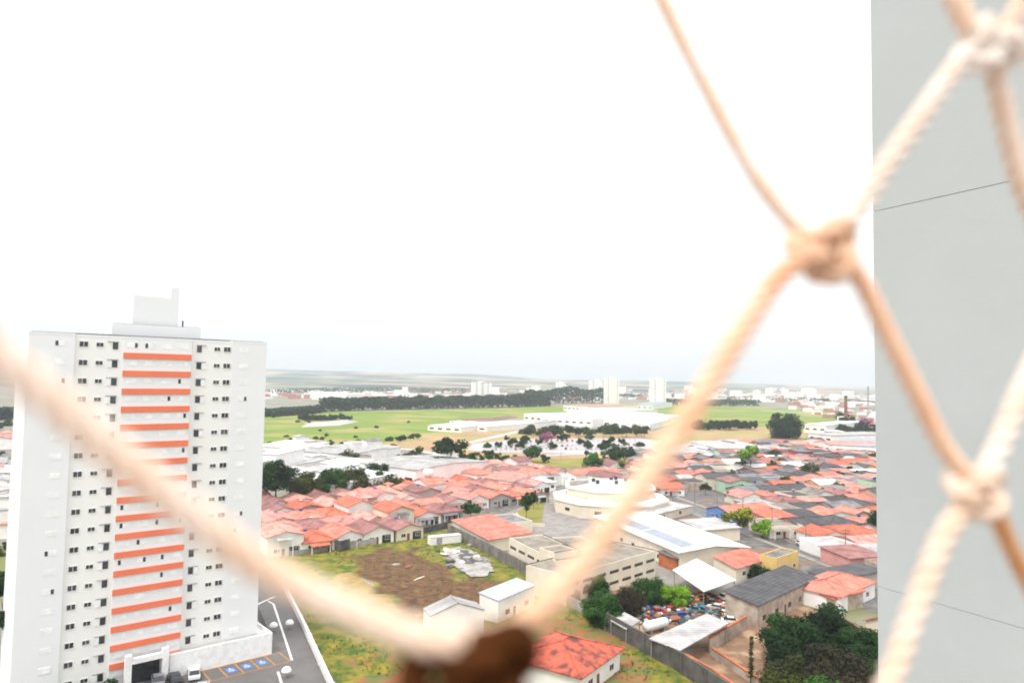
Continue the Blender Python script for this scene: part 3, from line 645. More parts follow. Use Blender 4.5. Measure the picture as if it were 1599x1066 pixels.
for q, (x, y) in enumerate(((427, 985), (452, 981), (447, 1057))):
    g = G(x, y, PZ); lb = ['white domed lamp post left of the lane line in the tower car park', 'white domed lamp post by the long white wall of the tower car park', 'white domed lamp post nearest in the tower car park'][q]
    t = thing('lamp_post', lb, 'lamp', g, 0, 'lamp posts in the tower car park')
    MB().bar((0, 0, 0), (0, 0, .9), .09, 8).build('pole', M['metal_grey'], t)
    MB().lathe([(.15, .8), (.75, .9), (.8, 1.1), (.62, 1.45), (.3, 1.65), (.03, 1.7)]).build('lamp_head', M['frame_white'], t, True)
wall_run('boundary_wall', 'long white wall between the tower car park and the vacant lot', [G(437, 895, 3.6), G(470, 960, 3.6), G(519, 1066, 3.6), G(556, 1150, 3.6)], 3.6, .5, 'white', posts=9)
hb = thing('hedge', 'dark green hedge along the foot of the white tower', 'hedge', tl(8.2, -2.5, PZ), TRZ)
hb2 = MB(); r = random.Random(8)
for k in range(2200):
    p = Vector((r.uniform(-4.5, 5), r.uniform(-1.2, 1.2), 0)); p.z = r.uniform(.1, 1.9-abs(p.y)*.6+.3*math.sin(p.x*2)); s = r.uniform(.12, .26)
    d = Vector((r.gauss(0, 1), r.gauss(0, 1), r.gauss(.6, 1))).normalized(); x = d.orthogonal().normalized(); y = d.cross(x); hb2.add([p-x*s, p+y*s*.6, p+x*s, p-y*s*.6], [(0, 1, 2, 3)])
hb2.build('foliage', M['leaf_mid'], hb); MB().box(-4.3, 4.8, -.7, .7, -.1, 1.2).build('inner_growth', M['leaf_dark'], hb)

# ================================================================== OWN BUILDING (grey wall on the right) AND SAFETY NET
WP = AT(1366.5, 602, 5.3); wx, wy = WP.x, WP.y
bk = Vector((.463, -.886, 0)); rt = Vector((.886, .463, 0))
ob = thing('grey_building', 'plain light grey apartment wall with two thin joints close on the right', 'building', (wx, wy, 0), 0)
M['greyface'] = mat('greyface', (.44, .46, .458), (.41, .43, .428), .9, rough=.75, bump=.2, detail=9, c3=(.425, .44, .435), s3=.35)
M['jointgrey'] = mat('jointgrey', (.6, .6, .58), None, 2)
def slab_poly(ins): return [tuple((bk*a+rt*b_)[:2]) for a, b_ in ((ins, ins), (9-ins, ins), (9-ins, 9-ins), (ins, 9-ins))]
z1 = CAMH+(602-327)/FPX*5.3; pitch = 2.805; wl = MB(); zz = z1-pitch*18
wl.prism(slab_poly(0), 0, zz-.007)
while zz < 62: wl.prism(slab_poly(0), zz+.002, min(zz+pitch-.007, 63)); zz += pitch
wl.build('wall', M['greyface'], ob); MB().prism(slab_poly(.005), .1, 62.5).build('joint_filler', M['jointgrey'], ob)
MB().box(-6-wx, 3.0-wx, -3.88-wy, .15-wy, CAMH-1.55, CAMH-1.4).build('balcony_floor', M['concrete_pale'], ob)

net = thing('safety_net', 'cream twisted-rope safety net with knots, very close to the viewer', 'net', AT(1290, 388, .12))
NO = Vector(net.location)
def rope_mat(nm, c, c2, tr):
    m = mat(nm, c, c2, 130, rough=.9, detail=5, spec=.1, lo=.34, hi=.66)  # second colour mottles in the orange tint of the shaded sides
    n = m.node_tree; b = n.nodes['Principled BSDF']; t = n.nodes.new('ShaderNodeBsdfTranslucent'); mxs = n.nodes.new('ShaderNodeMixShader'); mxs.inputs[0].default_value = tr
    t.inputs[0].default_value = (.9, .5, .24, 1); o = n.nodes['Material Output']; n.links.new(b.outputs[0], mxs.inputs[1]); n.links.new(t.outputs[0], mxs.inputs[2]); n.links.new(mxs.outputs[0], o.inputs[0]); return m
M['rope'] = rope_mat('rope', (.94, .82, .72), (.91, .68, .50), .2)
M['rope_shade_peach'] = rope_mat('rope_shade_peach', (.91, .67, .49), (.87, .54, .35), .2)  # shaded cords: the orange of their shadow sides put into the colour
M['rope_lit_cream'] = rope_mat('rope_lit_cream', (.95, .91, .86), (.93, .78, .64), .2)  # brightly lit cords: the light put into a paler colour
M['rope_shade_brown'] = rope_mat('rope_shade_brown', (.10, .032, .008), (.045, .014, .004), .05)  # bottom knot and its hanging cords: their shade painted as dark brown
M['rope_shade_orange'] = rope_mat('rope_shade_orange', (.80, .47, .24), (.72, .36, .15), .25)  # lower right cord: its shade painted in as darker orange
def smooth_path(pts, n):
    out = []; q = [pts[0]*2-pts[1]]+pts+[pts[-1]*2-pts[-2]]
    for i in range(1, len(q)-2):
        for k in range(n):
            t = k/n; a, b, c, d = q[i-1:i+3]
            out.append(.5*((2*b)+(-a+c)*t+(2*a-5*b+4*c-d)*t*t+(-a+3*b-3*c+d)*t**3))
    return out+[pts[-1]]
def twisted(pts, rad, m, name, n=24, pitch=5.2, closed=False):
    """three strands laid round each other along a path"""
    path = smooth_path([Vector(p) for p in pts], n) if n else [Vector(p) for p in pts]; b = MB(); N = len(path); s = 0; fr = None
    rings = [[], [], []]
    for i, p in enumerate(path):
        t = (path[min(i+1, N-1)]-path[max(i-1, 0)]).normalized()
        fr = t.orthogonal().normalized() if fr is None else (fr-t*fr.dot(t)).normalized()
        bi = t.cross(fr)
        if i: s += (p-path[i-1]).length
        for k in range(3):
            a = s/(rad*pitch)*6.2832+k*2.0944; c = p+(fr*math.cos(a)+bi*math.sin(a))*rad*.54
            rings[k].append([c+(fr*math.cos(q*.7854)+bi*math.sin(q*.7854))*rad*.50-NO for q in range(8)])
    for k in range(3):
        vs = [v for r_ in rings[k] for v in r_]
        b.add(vs, [(i*8+q, i*8+(q+1) % 8, (i+1)*8+(q+1) % 8, (i+1)*8+q) for i in range(N-1) for q in range(8)]+[tuple(range(7, -1, -1)), tuple(range((N-1)*8, N*8))])
    return b.build(name, m, net, True)
RR = .0019
def rope(*pp, m='rope', r=RR): return twisted([AT(*p) for p in pp], r, M[m], 'cord')
rope((960, -170, .128), (1030, -10, .126), (1105, 140, .124), (1180, 275, .122), (1245, 355, .121), (1285, 385, .120), r=.0016)
rope((1295, 385, .120), (1335, 335, .121), (1375, 272, .122), (1440, 180, .123), (1505, 92, .125), (1540, 62, .126), m='rope_lit_cream')
rope((1275, 392, .119), (1220, 430, .116), (1170, 500, .112), (1120, 580, .106), (1050, 690, .099), (960, 815, .091), (868, 930, .084), (808, 984, .078), (750, 1004, .073), m='rope_shade_peach')
rope((1310, 400, .120), (1345, 440, .121), (1385, 520, .122), (1430, 610, .123), (1475, 700, .124), (1520, 755, .125), m='rope_shade_peach', r=.0017)
rope((1445, -120, .127), (1490, -5, .126), (1520, 55, .126), (1545, 80, .126))
rope((1680, -150, .128), (1600, 0, .127), (1565, 60, .126), (1545, 80, .126))
rope((1545, 85, .126), (1557, 130, .127), (1575, 210, .129), (1605, 310, .131), (1680, 480, .135))
rope((1525, 770, .125), (1478, 830, .123), (1440, 920, .121), (1390, 1060, .118), (1340, 1180, .114), m='rope')
rope((1530, 755, .125), (1560, 695, .126), (1600, 600, .128), (1680, 440, .132), m='rope_lit_cream')
rope((1540, 765, .126), (1560, 815, .128), (1600, 900, .134), (1700, 1080, .142), m='rope_shade_orange', r=.00165)
rope((760, 1004, .0735), (650, 992, .074), (540, 950, .074), (420, 890, .073), (300, 805, .070), (160, 690, .067), (0, 556, .064), (-220, 380, .060))
rope((740, 1040, .078), (800, 1150, .078), (900, 1290, .078), m='rope_shade_brown')
rope((720, 1050, .078), (670, 1160, .078), (640, 1300, .078), m='rope_shade_brown')
def knot(px, py, dep, size, m='rope', rot=0., r=RR, sq=1.0):
    c = AT(px, py, dep); ux = Rv; uy = Uv; pts = []
    for i in range(73):
        t = i/72*6.2832
        x = (math.sin(t)+2*math.sin(2*t))/3; y = (math.cos(t)-2*math.cos(2*t))/3; z = -math.sin(3*t)*.5
        x, y = x*math.cos(rot)-y*math.sin(rot), x*math.sin(rot)+y*math.cos(rot)
        pts.append(c+(ux*x*sq+uy*y)*size-Fv*z*size*.9)
    return twisted(pts, r, M[m], 'knot', n=0)
knot(1288, 390, .1195, .0044, m='rope_shade_peach', rot=.3, sq=1.15); knot(1545, 76, .1255, .0042, m='rope_lit_cream', rot=1.2, sq=1.1); knot(1525, 765, .1245, .0038, rot=2.3, sq=1.1)
knot(744, 1074, .0745, .0058, m='rope_shade_brown', rot=.5, sq=1.15, r=.0023)
# ================================================================== HOUSES LEFT OF THE CHURCH (red-tiled rows)
TILES = ['tile_pink', 'tile_pink', 'tile_orange', 'tile_orange', 'tile_bright', 'tile_brown', 'tile_brown']
TW_ = dict(tile_pink='faded pink-tiled', tile_orange='orange-tiled', tile_bright='bright red-tiled', tile_brown='brown-tiled', roof_grey='grey-roofed', roof_dark='dark-roofed', roof_beige='beige-roofed', roof_pale='pale-roofed', roof_white='white-roofed', tile_stained='stained red-tiled')
WWORD = dict(white='white', cream='cream', pinkwall='pink', bluewall='blue', yellowwall='yellow', greenwall='green', greywall='grey', redwall='red', oldwall='weathered')
KW = dict(gable='gabled', cross='gabled', hip='hipped', mono='lean-to', flat='flat')
def add_tank(t, w, d, z, r):
    if r.random() < .35: MB().lathe([(.5, 0), (.62, .9), (.66, .95), (.2, 1.1), (.02, 1.12)], (r.uniform(-.2, .2)*w, d*.32, z), 10).build('water_tank', M[r.choice(('tank_blue', 'roof_pale', 'tank_blue', 'roof_white'))], t, True)
def porch(t, w, d, h, m, r):
    b = MB(); x0 = -w/2+r.uniform(0, .3)*w; x1 = x0+w*r.uniform(.4, .65); y0 = -d/2-r.uniform(1.6, 2.6)
    roof_slab(b, [(x0, y0, h-.75), (x1, y0, h-.75), (x1, -d/2-.47, h-.3), (x0, -d/2-.47, h-.3)], .12)
    o = b.build('porch_roof', M[m], t)
    MB().box(x0+.1, x0+.3, y0+.1, y0+.3, 0, h-.88).box(x1-.3, x1-.1, y0+.1, y0+.3, 0, h-.88).build('porch_post', M['white'], t)
def neighbourhood(polys, avoid, org, du, cell, name_of, group, rr, palette, walls, dmin=1, maxn=400, gap=.6):
    """houses on a lattice of plots; returns list of (row, along, root, words)"""
    out = []; dv = Vector((-du.y, du.x, 0)); cu, cv = cell
    for i in range(-60, 60):
        for j in range(-60, 60):
            jit = rr.uniform(-.6, .6)
            c = org+du*(i*cu+jit+(j % 2)*cu*.3)+dv*(j*cv+rr.uniform(-.7, .7))
            if c.y < 110 or c.y > 900: continue
            px, py = P((c.x, c.y, 2.5))
            if not any(inpoly(px, py, q) for q in polys) or any(inpoly(px, py, q) for q in avoid): continue
            out.append((j, i, c, px, py))
    return out
LPOLY = [(392, 772), (480, 778), (600, 757), (700, 738), (805, 724), (868, 735), (858, 752), (846, 768), (790, 780), (720, 795), (690, 812), (545, 838), (440, 846), (392, 858)]
def build_row(cells, rz, size, rr, palette, walls, group, where, kinds, garage=False, far=380, first=None):
    rows = {}
    for j, i, c, px, py in cells: rows.setdefault(j, []).append((i, c, px, py))
    seq = sorted(rows)
    n = 0
    for rn, j in enumerate(seq, 1):
        for q, (i, c, px, py) in enumerate(sorted(rows[j], key=lambda e: e[2]), 1):
            w = size[0]*rr.uniform(.95, 1.06); d = size[1]*rr.uniform(.86, 1.06); h = rr.uniform(2.8, 3.6)
            if rr.random() < .1: h = 5.6
            kd = rr.choice(kinds); wm_near = rr.choice(['white', 'cream', 'oldwall', 'white', 'greywall', 'cream', 'pinkwall']); rm = rr.choice(palette if rn > 1 or not first else first); wm = rr.choice(walls) if garage or c.y > 300 else wm_near
            tn = TW_[rm]; near = c.y < far
            lab = f"{tn} {KW[kd]} {WWORD[wm]}-walled house, {ORD[min(q,49)]} from left, {where(rn, len(seq))}"
            t = house('house', lab, c, rz+rr.uniform(-.05, .05)+(math.pi/2 if kd == 'cross' and 0 else 0), w, d, h, kd, wm, rm, rise=rr.uniform(1.2, 2.0) if kd != 'mono' else rr.uniform(.5, .9), group=group,
                  detail=(2 if c.y < 290 else 1) if near else 0, sides=(0, 1) if near else (), door=near, nwin=2)
            if near:
                if garage and rr.random() < .75: MB().box(w*.1, w*.1+2.9, -d/2-.04, -d/2+.03, .02, 2.5).build('garage_opening', M['darkopen'], t)
                add_tank(t, w*.5, d*.4, h+.9, rr)
                if rr.random() < .55: porch(t, w, d, h, rr.choice((rm, rm, 'roof_grey', 'roof_pale')), rr)
            elif rr.random() < .4:
                b = MB(); b.box(w*.1, w*.5, -d*.5-1.6, -d*.5-.02, 0, h*.8).build('annex', M[rr.choice(('white', 'greywall', 'roof_pale', 'roof_grey'))], t)
            n += 1
    return n
duL = Vector((.80, .60, 0)).normalized()
rrL = random.Random(21)
cellsL = neighbourhood([LPOLY], [], G(440, 840), duL, (9.6, 15.5), None, None, rrL, None, None)
nL = build_row(cellsL, math.atan2(duL.y, duL.x), (9.6, 14.6), rrL, TILES, ['white', 'white', 'white', 'cream', 'white', 'greywall'], 'red-tiled houses in the rows behind the vacant lot',
               lambda k, n: f"{ORD[k]} row behind the vacant lot", ['gable', 'gable', 'gable', 'gable', 'gable', 'hip', 'cross'], far=330, garage=True)
# grey lean-to sheds filling the yards between the rows
for q, (j, i, c, px, py) in enumerate(cellsL[::2]):
    p = c+Vector((-duL.y, duL.x, 0))*8.0+duL*rrL.uniform(-3, 3)
    house('shed', f'small grey or white lean-to shed in a yard among the red-tiled rows', p, math.atan2(duL.y, duL.x), rrL.uniform(3, 5.5), 3.0, 2.5, 'mono', 'oldwall', rrL.choice(('roof_pale', 'roof_white', 'roof_white', 'roof_grey')), rise=.5, cat='shed', group='yard sheds among the red-tiled rows', detail=0, ov=.2)

# ================================================================== RIGHT-HAND QUARTER
RPOLY = [(985, 716), (1060, 706), (1110, 695), (1200, 690), (1262, 692), (1300, 676), (1400, 676), (1440, 690), (1440, 905), (1374, 884), (1262, 846), (1185, 815), (1105, 782), (1060, 768), (985, 785)]
AVOID = [[(1000, 780), (1030, 766), (1095, 756), (1140, 756), (1140, 774), (1060, 792)], [(1085, 766), (1160, 766), (1160, 806), (1085, 806)], [(1285, 685), (1370, 685), (1370, 705), (1285, 705)]]
rrR = random.Random(33)
org = RD0+rper*13
cellsR = neighbourhood([RPOLY], AVOID, org, rper, (11.5, 13.6), None, None, rrR, None, None)
cellsR = [(j, i, c, px, py) for j, i, c, px, py in cellsR if not (py < 735 and px > 1378)]
rowsr = {}
PALR = ['tile_pink', 'tile_pink', 'tile_bright', 'tile_brown', 'roof_dark', 'tile_orange', 'tile_orange', 'roof_grey', 'roof_grey', 'roof_grey', 'roof_dark', 'roof_beige', 'roof_pale', 'tile_brown', 'roof_dark', 'roof_white']
cellsR = [(-i if False else i, -j, c, px, py) for j, i, c, px, py in cellsR]
nR = build_row(cellsR, math.atan2(rper.y, rper.x), (11.6, 12.4), rrR, PALR, ['white', 'white', 'cream', 'oldwall', 'greywall', 'white', 'cream', 'oldwall', 'white', 'pinkwall', 'bluewall', 'yellowwall', 'greenwall', 'redwall'], 'houses of the quarter beyond the wet street',
               lambda k, n: f"{ORD[k]} row from the wet street", ['gable', 'hip', 'cross', 'gable', 'mono', 'cross', 'flat'], far=330, first=['roof_dark', 'roof_grey', 'roof_beige', 'roof_grey', 'roof_dark', 'tile_pink'])
for q, (j, i, c, px, py) in enumerate(cellsR[::4]):
    p = c+rper*rrR.uniform(4, 7)-Vector((-rper.y, rper.x, 0))*6.6
    house('shed', 'small grey lean-to shed in a yard of the quarter beyond the wet street', p, math.atan2(rper.y, rper.x)+rrR.choice((0, 1.57)), rrR.uniform(3, 5), 3.0, 2.6, 'mono', 'oldwall', rrR.choice(('roof_grey', 'roof_pale', 'roof_dark', 'tile_brown')), rise=.5, cat='shed', group='yard sheds of the quarter beyond the wet street', detail=0, ov=.2)
print('houses', nL, nR)

# named houses along the wet street
para_house([(1103, 793), (1143, 803), (1165, 786)], 3.4, 'house', 'orange-roofed house with bright blue front wall beside the wet street', 'gable', 'bluewall', 'tile_orange', cat='house', detail=2, rise=1.8)
para_house([(1149, 887), (1198, 873), (1199, 856)], 3.4, 'house', 'red-roofed house with cream wall behind the white canopy', 'mono', 'cream', 'tile_orange', detail=2, sides=(0,), rise=1.6)
para_house([(1213, 874), (1247, 862), (1239, 851)], 4.6, 'house', 'yellow flat-roofed house standing beside the wet street', 'flat', 'yellowwall', 'roof_grey', detail=2, sides=(0,))
para_house([(1098, 866), (1165, 858), (1150, 838)], 3.2, 'house', 'low house with weathered beige roof behind the red-roofed house', 'mono', 'oldwall', 'roof_beige', detail=1, rise=.7)
para_house([(1183, 945), (1274, 902), (1242, 886)], 4.6, 'warehouse', 'long dark-roofed warehouse beside the scrapyard, its end painted blue', 'mono', 'oldwall', 'roof_dark', cat='warehouse', detail=1, sides=(0,), nwin=5, rise=1.3)
para_house([(1312, 932), (1366, 908), (1300, 890)], 3.6, 'house', 'hipped red-roofed house with white side wall above the dark trees', 'hip', 'white', 'tile_orange', detail=2, sides=(0, 1), rise=1.9)
para_house([(1272, 925), (1302, 935), (1310, 915)], 3.0, 'house', 'small low red-roofed annex left of the hipped house', 'mono', 'oldwall', 'tile_bright', detail=1, rise=.6)
para_house([(1262, 892), (1300, 905), (1330, 880)], 3.2, 'house', 'dark grey-roofed house between warehouse and wet street', 'mono', 'greywall', 'roof_dark', detail=1, rise=.7)
para_house([(1352, 968), (1400, 985), (1410, 955)], 3.6, 'house', 'small orange-roofed cream house right of the dark trees', 'gable', 'cream', 'tile_orange', detail=2)
para_house([(1000, 808), (1080, 790), (1090, 772)], 3.0, 'warehouse', 'low pale-roofed warehouse beside the grey forecourt', 'mono', 'cream', 'roof_pale', cat='warehouse', detail=1, rise=.6)
para_house([(1062, 812), (1098, 828), (1120, 812)], 3.5, 'house', 'low cream house with grey roof where the wet street begins', 'mono', 'cream', 'roof_pale', detail=1, rise=.5)
para_house([(1056, 872), (1082, 868), (1078, 856)], 3.4, 'house', 'small orange-brown hut with grey roof left of the white canopy', 'mono', 'brick_orange', 'roof_grey', detail=1, rise=.4)

# ================================================================== CHURCH AND SCHOOL BLOCKS
CH = G(952, 757, 9.5)
ch = thing('church_hall', 'round cream church hall with faceted grey metal roof', 'church', (CH.x, CH.y, 0), .3)
def ngon(r, n=10, sx=1.0): return [(r*sx*math.cos(6.2832*i/n), r*math.sin(6.2832*i/n)) for i in range(n)]
MB().prism(ngon(18.0, 8), 0, 9).build('drum_wall', M['cream'], ch)
MB().prism(ngon(22.5, 10), 0, 4.6).build('lower_ring', M['cream'], ch); b = MB(); b.lathe([(22.9, 4.602), (22.9, 5.3), (18.02, 6.0), (18.02, 4.602)], n=10); b.build('ring_roof', M['white'], ch)
b = MB(); b.lathe([(18.5, 9.002), (18.5, 9.7), (17.4, 9.9), (17.4, 9.3)], n=8); b.build('parapet', M['white'], ch)
b = MB(); b.lathe([(17.3, 9.4), (9, 10.6), (.05, 11.4)], n=8); b.build('roof', M['roof_metal'], ch)
for i in (3,):
    a0, a1 = 6.2832*i/8, 6.2832*(i+1)/8
    q = [(16.8*math.cos(a0), 16.8*math.sin(a0), 9.62), (16.8*math.cos(a1), 16.8*math.sin(a1), 9.62), (9*math.cos(a1), 9*math.sin(a1), 10.75), (9*math.cos(a0), 9*math.sin(a0), 10.75)]
    b = MB(); roof_slab(b, q, .05); b.build('roof_panel', M['roof_beige'], ch)
for x, y in ((-6, 2), (-6.5, -3), (5, 5), (7, 0), (0, -6), (2, 3)): MB().box(x-.5, x+.5, y-.5, y+.5, 10.3, 12.0).build('roof_vent', M['metal_dark'], ch)
for i in range(5, 10): 
    a = 6.2832*(i+.5)/10; T = Matrix.Rotation(a, 4, 'Z') @ Matrix.Translation((22.5*math.cos(math.pi/10), 0, 2.2)); MB().box(-.05, .04, -1.3, 1.3, -.6, .6, T).build('window', M['window_dark'], ch)
t = para_house([(850, 842), (880, 862), (905, 838)], 4.2, 'porch_building', 'small cream entrance block with dark door opening before the church hall', 'flat', 'cream', 'roof_beige', cat='building', detail=1)
t = para_house([(930, 806), (1062, 862), (1110, 834)], 5.2, 'sports_hall', 'long white-roofed sports hall with grey roof panels beside the church', 'cross', 'cream', 'roof_white', cat='hall', detail=1, sides=(0,), nwin=7, door=False, rise=1.1, ov=.8)
c_, rz_, w_, d_ = rect_frame(*[G(x, y, 5.2) for x, y in ((930, 806), (1062, 862), (1110, 834))])
for x in (-.42, .02):
    s_ = 1.1/(d_/2); b = MB(); roof_slab(b, [(w_*x, -d_*.38, 5.2+(d_*.12)*s_+.24), (w_*(x+.42), -d_*.38, 5.2+d_*.12*s_+.24), (w_*(x+.42), -d_*.18, 5.2+d_*.32*s_+.24), (w_*x, -d_*.18, 5.2+d_*.32*s_+.24)], .05); b.build('skylight_panel', M['roof_bluegrey'], t)
def block(px3, z, label, **k):
    t = para_house(px3, z, 'school_block', label, 'flat', 'cream', 'roof_beige', cat='building', detail=0, door=False)
    c, rz, w, d = rect_frame(*[G(x, y, z) for x, y in px3])
    for zz in (1.9, 4.5):
        if zz < z-.6: strip_windows(t, w, d/2, max(3, int(w/5)), zz, .7)
    MB().box(-w/2-.004, w/2+.004, d/2-.24, d/2+.03, z+.502, z+.62).box(w/2-.24, w/2+.02, -d/2, d/2-.25, z+.502, z+.62).build('parapet_cap', M['roof_dark'], t)
    return t
block([(795, 842), (868, 878), (892, 856)], 6.2, 'cream flat-roofed school block along the long concrete wall')
block([(884, 902), (1024, 862), (990, 842)], 6.2, 'long cream flat-roofed school block behind the scrapyard trees')
block([(842, 858), (866, 866), (880, 853)], 7.6, 'small cream stair block on the corner of the school')
t = para_house([(706, 812), (764, 843), (815, 830)], 3.4, 'shed_hall', 'broad orange-roofed hall with shallow roof against the concrete wall', 'mono', 'cream', 'tile_orange', cat='hall', detail=1, rise=1.0)
para_house([(765, 806), (795, 818), (808, 806)], 3.6, 'annex_house', 'small cream annex with grey roof behind the broad orange-roofed hall', 'flat', 'cream', 'roof_grey', cat='house', detail=1)
wall_run('orange_wall', 'low orange-painted wall along the church drive', [G(788, 818), G(822, 834)], 1.6, .3, 'brick_orange')
wall_run('curved_wall', 'low cream curved wall beside the church drive', [G(806, 805), G(815, 815), G(832, 822), G(850, 822)], 1.2, .3, 'cream')
pxsheet('garden', [(806, 800), (835, 782), (850, 785), (846, 815), (820, 816)], .09, M['verge'])
# long concrete wall round the lot
wall_run('concrete_wall', 'long grey concrete wall along the right side of the vacant lot', [G(700, 833), G(760, 864), G(850, 914), G(905, 945)], 3.2, .3, 'concrete', posts=4)
wall_run('concrete_wall', 'tall stained grey wall below the scrapyard roofs', [G(948, 985), G(1008, 1020), G(1065, 1052), G(1150, 1110)], 3.6, .3, 'concrete_dark', posts=7)
wall_run('concrete_wall', 'pale low wall joining the trees to the scrapyard', [G(886, 945), G(920, 962), G(948, 985)], 2.2, .3, 'concrete_pale')
wall_run('retaining_wall', 'pale concrete wall in front of the first tiled house', [G(452, 868), G(512, 860)], 1.4, .3, 'concrete_pale')
wall_run('fence_wall', 'dark grey panel fence at the top of the vacant lot', [G(511, 853), G(530, 862), G(546, 858)], 3.2, .2, 'concrete_dark', posts=2)
wall_run('concrete_wall', 'low grey concrete wall behind the white van', [G(546, 856), G(600, 847), G(640, 837), G(655, 832)], 1.8, .3, 'concrete_pale', posts=5)
wall_run('fence_wall', 'black wall between tiled houses and the white rubble heap', [G(648, 836), G(668, 832), G(700, 824)], 2.2, .3, 'concrete_dark')
wall_run('tile_coped_wall', 'stained wall topped with orange tiles, left side of soil yard', [G(1065, 1042), G(1110, 1068), G(1170, 1112)], 2.6, .3, 'oldwall', coping='brick_orange')
wall_run('tile_coped_wall', 'wall topped with orange tiles between grey shed and soil yard', [G(1108, 1018), G(1135, 1000), G(1166, 982)], 2.6, .3, 'oldwall', coping='brick_orange')
wall_run('tile_coped_wall', 'low inner wall with orange coping in the soil yard', [G(1112, 1024), G(1150, 1050), G(1185, 1074)], 1.5, .25, 'oldwall', coping='brick_orange')
van(G(579, 843), math.atan2(.6, .8), 'white delivery van parked before the tiled houses at the lot edge')
# white rubble and concrete pad in the lot
sheet('concrete_pad', wobble([G(x, y) for x, y in [(694, 862), (715, 854), (742, 864), (772, 890), (762, 900), (735, 902), (712, 885)]], .7, 4, 1.5), .36, M['concrete_pale'])
sheet('concrete_pad', wobble([G(x, y) for x, y in [(712, 860), (735, 862), (748, 880), (728, 884)]], .8, 5, 1.2), .39, M['concrete_dark'])
t = thing('container', 'long white container lying at the corner of the lot', 'container', G(694, 848), math.atan2(.45, .9))
MB().box(-5, 5, -1.2, 1.2, .1, 2.4).build('shell', M['white'], t); MB().box(-5.02, 5.02, -1.3, 1.3, 2.4, 2.5).build('lid', M['roof_white'], t); MB().box(-3, -1.2, -1.24, -1.16, .3, 2.1).build('door', M['roof_pale'], t)
rk = random.Random(3)
for q in range(40):
    g = G(rk.gauss(727, 16), rk.gauss(872, 10)); b = MB(); T = Matrix.Rotation(rk.uniform(0, 3), 4, 'Z') @ Matrix.Rotation(rk.uniform(-.3, .3), 4, 'X')
    s = rk.uniform(.4, 1.1); b.box(-s, s, -s*.7, s*.7, 0, s*rk.uniform(.3, .8), T)
    o = b.build('rubble_block', M[rk.choice(('concrete_pale', 'white', 'concrete_dark', 'concrete_pale'))]); o.location = (g.x, g.y, .15); tag(o, 'broken concrete block lying on the ruined pad in the lot', 'rubble', 'rubble blocks on the ruined pad')
for q, (x, y, l) in enumerate(((618, 882, 'pale stone block lying on the bare soil'), (638, 885, 'rusty soil-coloured mound left of the trench'), (655, 903, 'long pale plank across the dug trench'), (573, 915, 'pale broken kerb strip along the dry mound'))):
    g = G(x, y); b = MB(); T = Matrix.Rotation((.4, 1.2, 1.05, -.9)[q], 4, 'Z')
    sx, sy, sz = ((1.2, .7, .4), (1.7, .9, .45), (2.4, .25, .2), (4.5, .45, .35))[q]
    b.lathe([(1, 0), (1, .25), (.75, .8), (.35, 1)], n=7); b.v = [tuple(T @ Vector((v[0]*sx, v[1]*sy, v[2]*sz))) for v in b.v]
    o = b.build(('stone', 'soil_mound', 'plank', 'kerb_strip')[q], M[('concrete_pale', 'brick', 'cream', 'concrete_pale')[q]]); o.location = (g.x, g.y, .1 if q < 3 else .8); tag(o, l, ('stone', 'mound', 'plank', 'kerb')[q])
# white gabled houses and the red hipped house by the near edge
para_house([(672, 962), (756, 952), (752, 940)], 4.6, 'white_house', 'white gabled house with a plain end wall standing in the lot', 'gable', 'white', 'roof_pale', cat='house', detail=1, sides=(1,), nwin=1, door=False, rise=1.9, ov=.12)
para_house([(778, 938), (835, 914), (822, 902)], 4.6, 'white_house', 'white house with grey lean-to roof, right of the gabled one', 'mono', 'white', 'roof_metal', cat='house', detail=1, sides=(0,), rise=.7, ov=.2)
para_house([(905, 1056), (968, 1012), (888, 975)], 3.7, 'red_house', 'white-walled house with stained red hipped roof below the scrapyard wall', 'hip', 'white', 'tile_stained', cat='house', detail=2, sides=(0, 1), rise=2.4, ov=.7)
# near fence of dark posts etc.
# ================================================================== SCRAPYARD
def canopy(px4, z, name, label, m, tilt=0., posts=True):
    ps = [G(x, y, z) for x, y in px4]; o = ps[0]
    t = thing(name, label, 'canopy', (o.x, o.y, 0)); b = MB(); q = [Vector((p.x-o.x, p.y-o.y, z+(tilt if i in (1, 2) else 0))) for i, p in enumerate(ps)]
    a = sum(q[i].x*q[(i+1) % 4].y-q[(i+1) % 4].x*q[i].y for i in range(4))
    if a < 0: q = q[::-1]
    roof_slab(b, q, .15); b.build('roof', M[m], t)
    cen = sum(q, Vector())/4
    for p in q:
        p2 = p.lerp(cen, .06); MB().bar((p2.x, p2.y, 0), (p2.x, p2.y, p2.z-.1), .09).build('post', M['metal_grey'], t)
    return t
canopy([(1050, 889), (1088, 873), (1150, 907), (1099, 923)], 4.2, 'canopy', 'bright white flat canopy over the scrapyard, beside the bright green tree', 'roof_white', .3)
canopy([(1013, 996), (1104, 959), (1138, 974), (1062, 1015)], 3.6, 'shed_roof', 'long grey sheet-metal shed roof at the foot of the scrapyard', 'roof_pale', .25)
canopy([(953, 968), (975, 955), (1000, 968), (978, 982)], 2.8, 'shed_roof', 'small pale sheet-metal roof at the left corner of the scrapyard', 'roof_pale')
rs = random.Random(17)
cols = ['orange', 'blue', 'white', 'teal', 'red', 'yellow', 'white', 'blue', 'silver', 'grey', 'orange', 'white', 'black', 'blue']
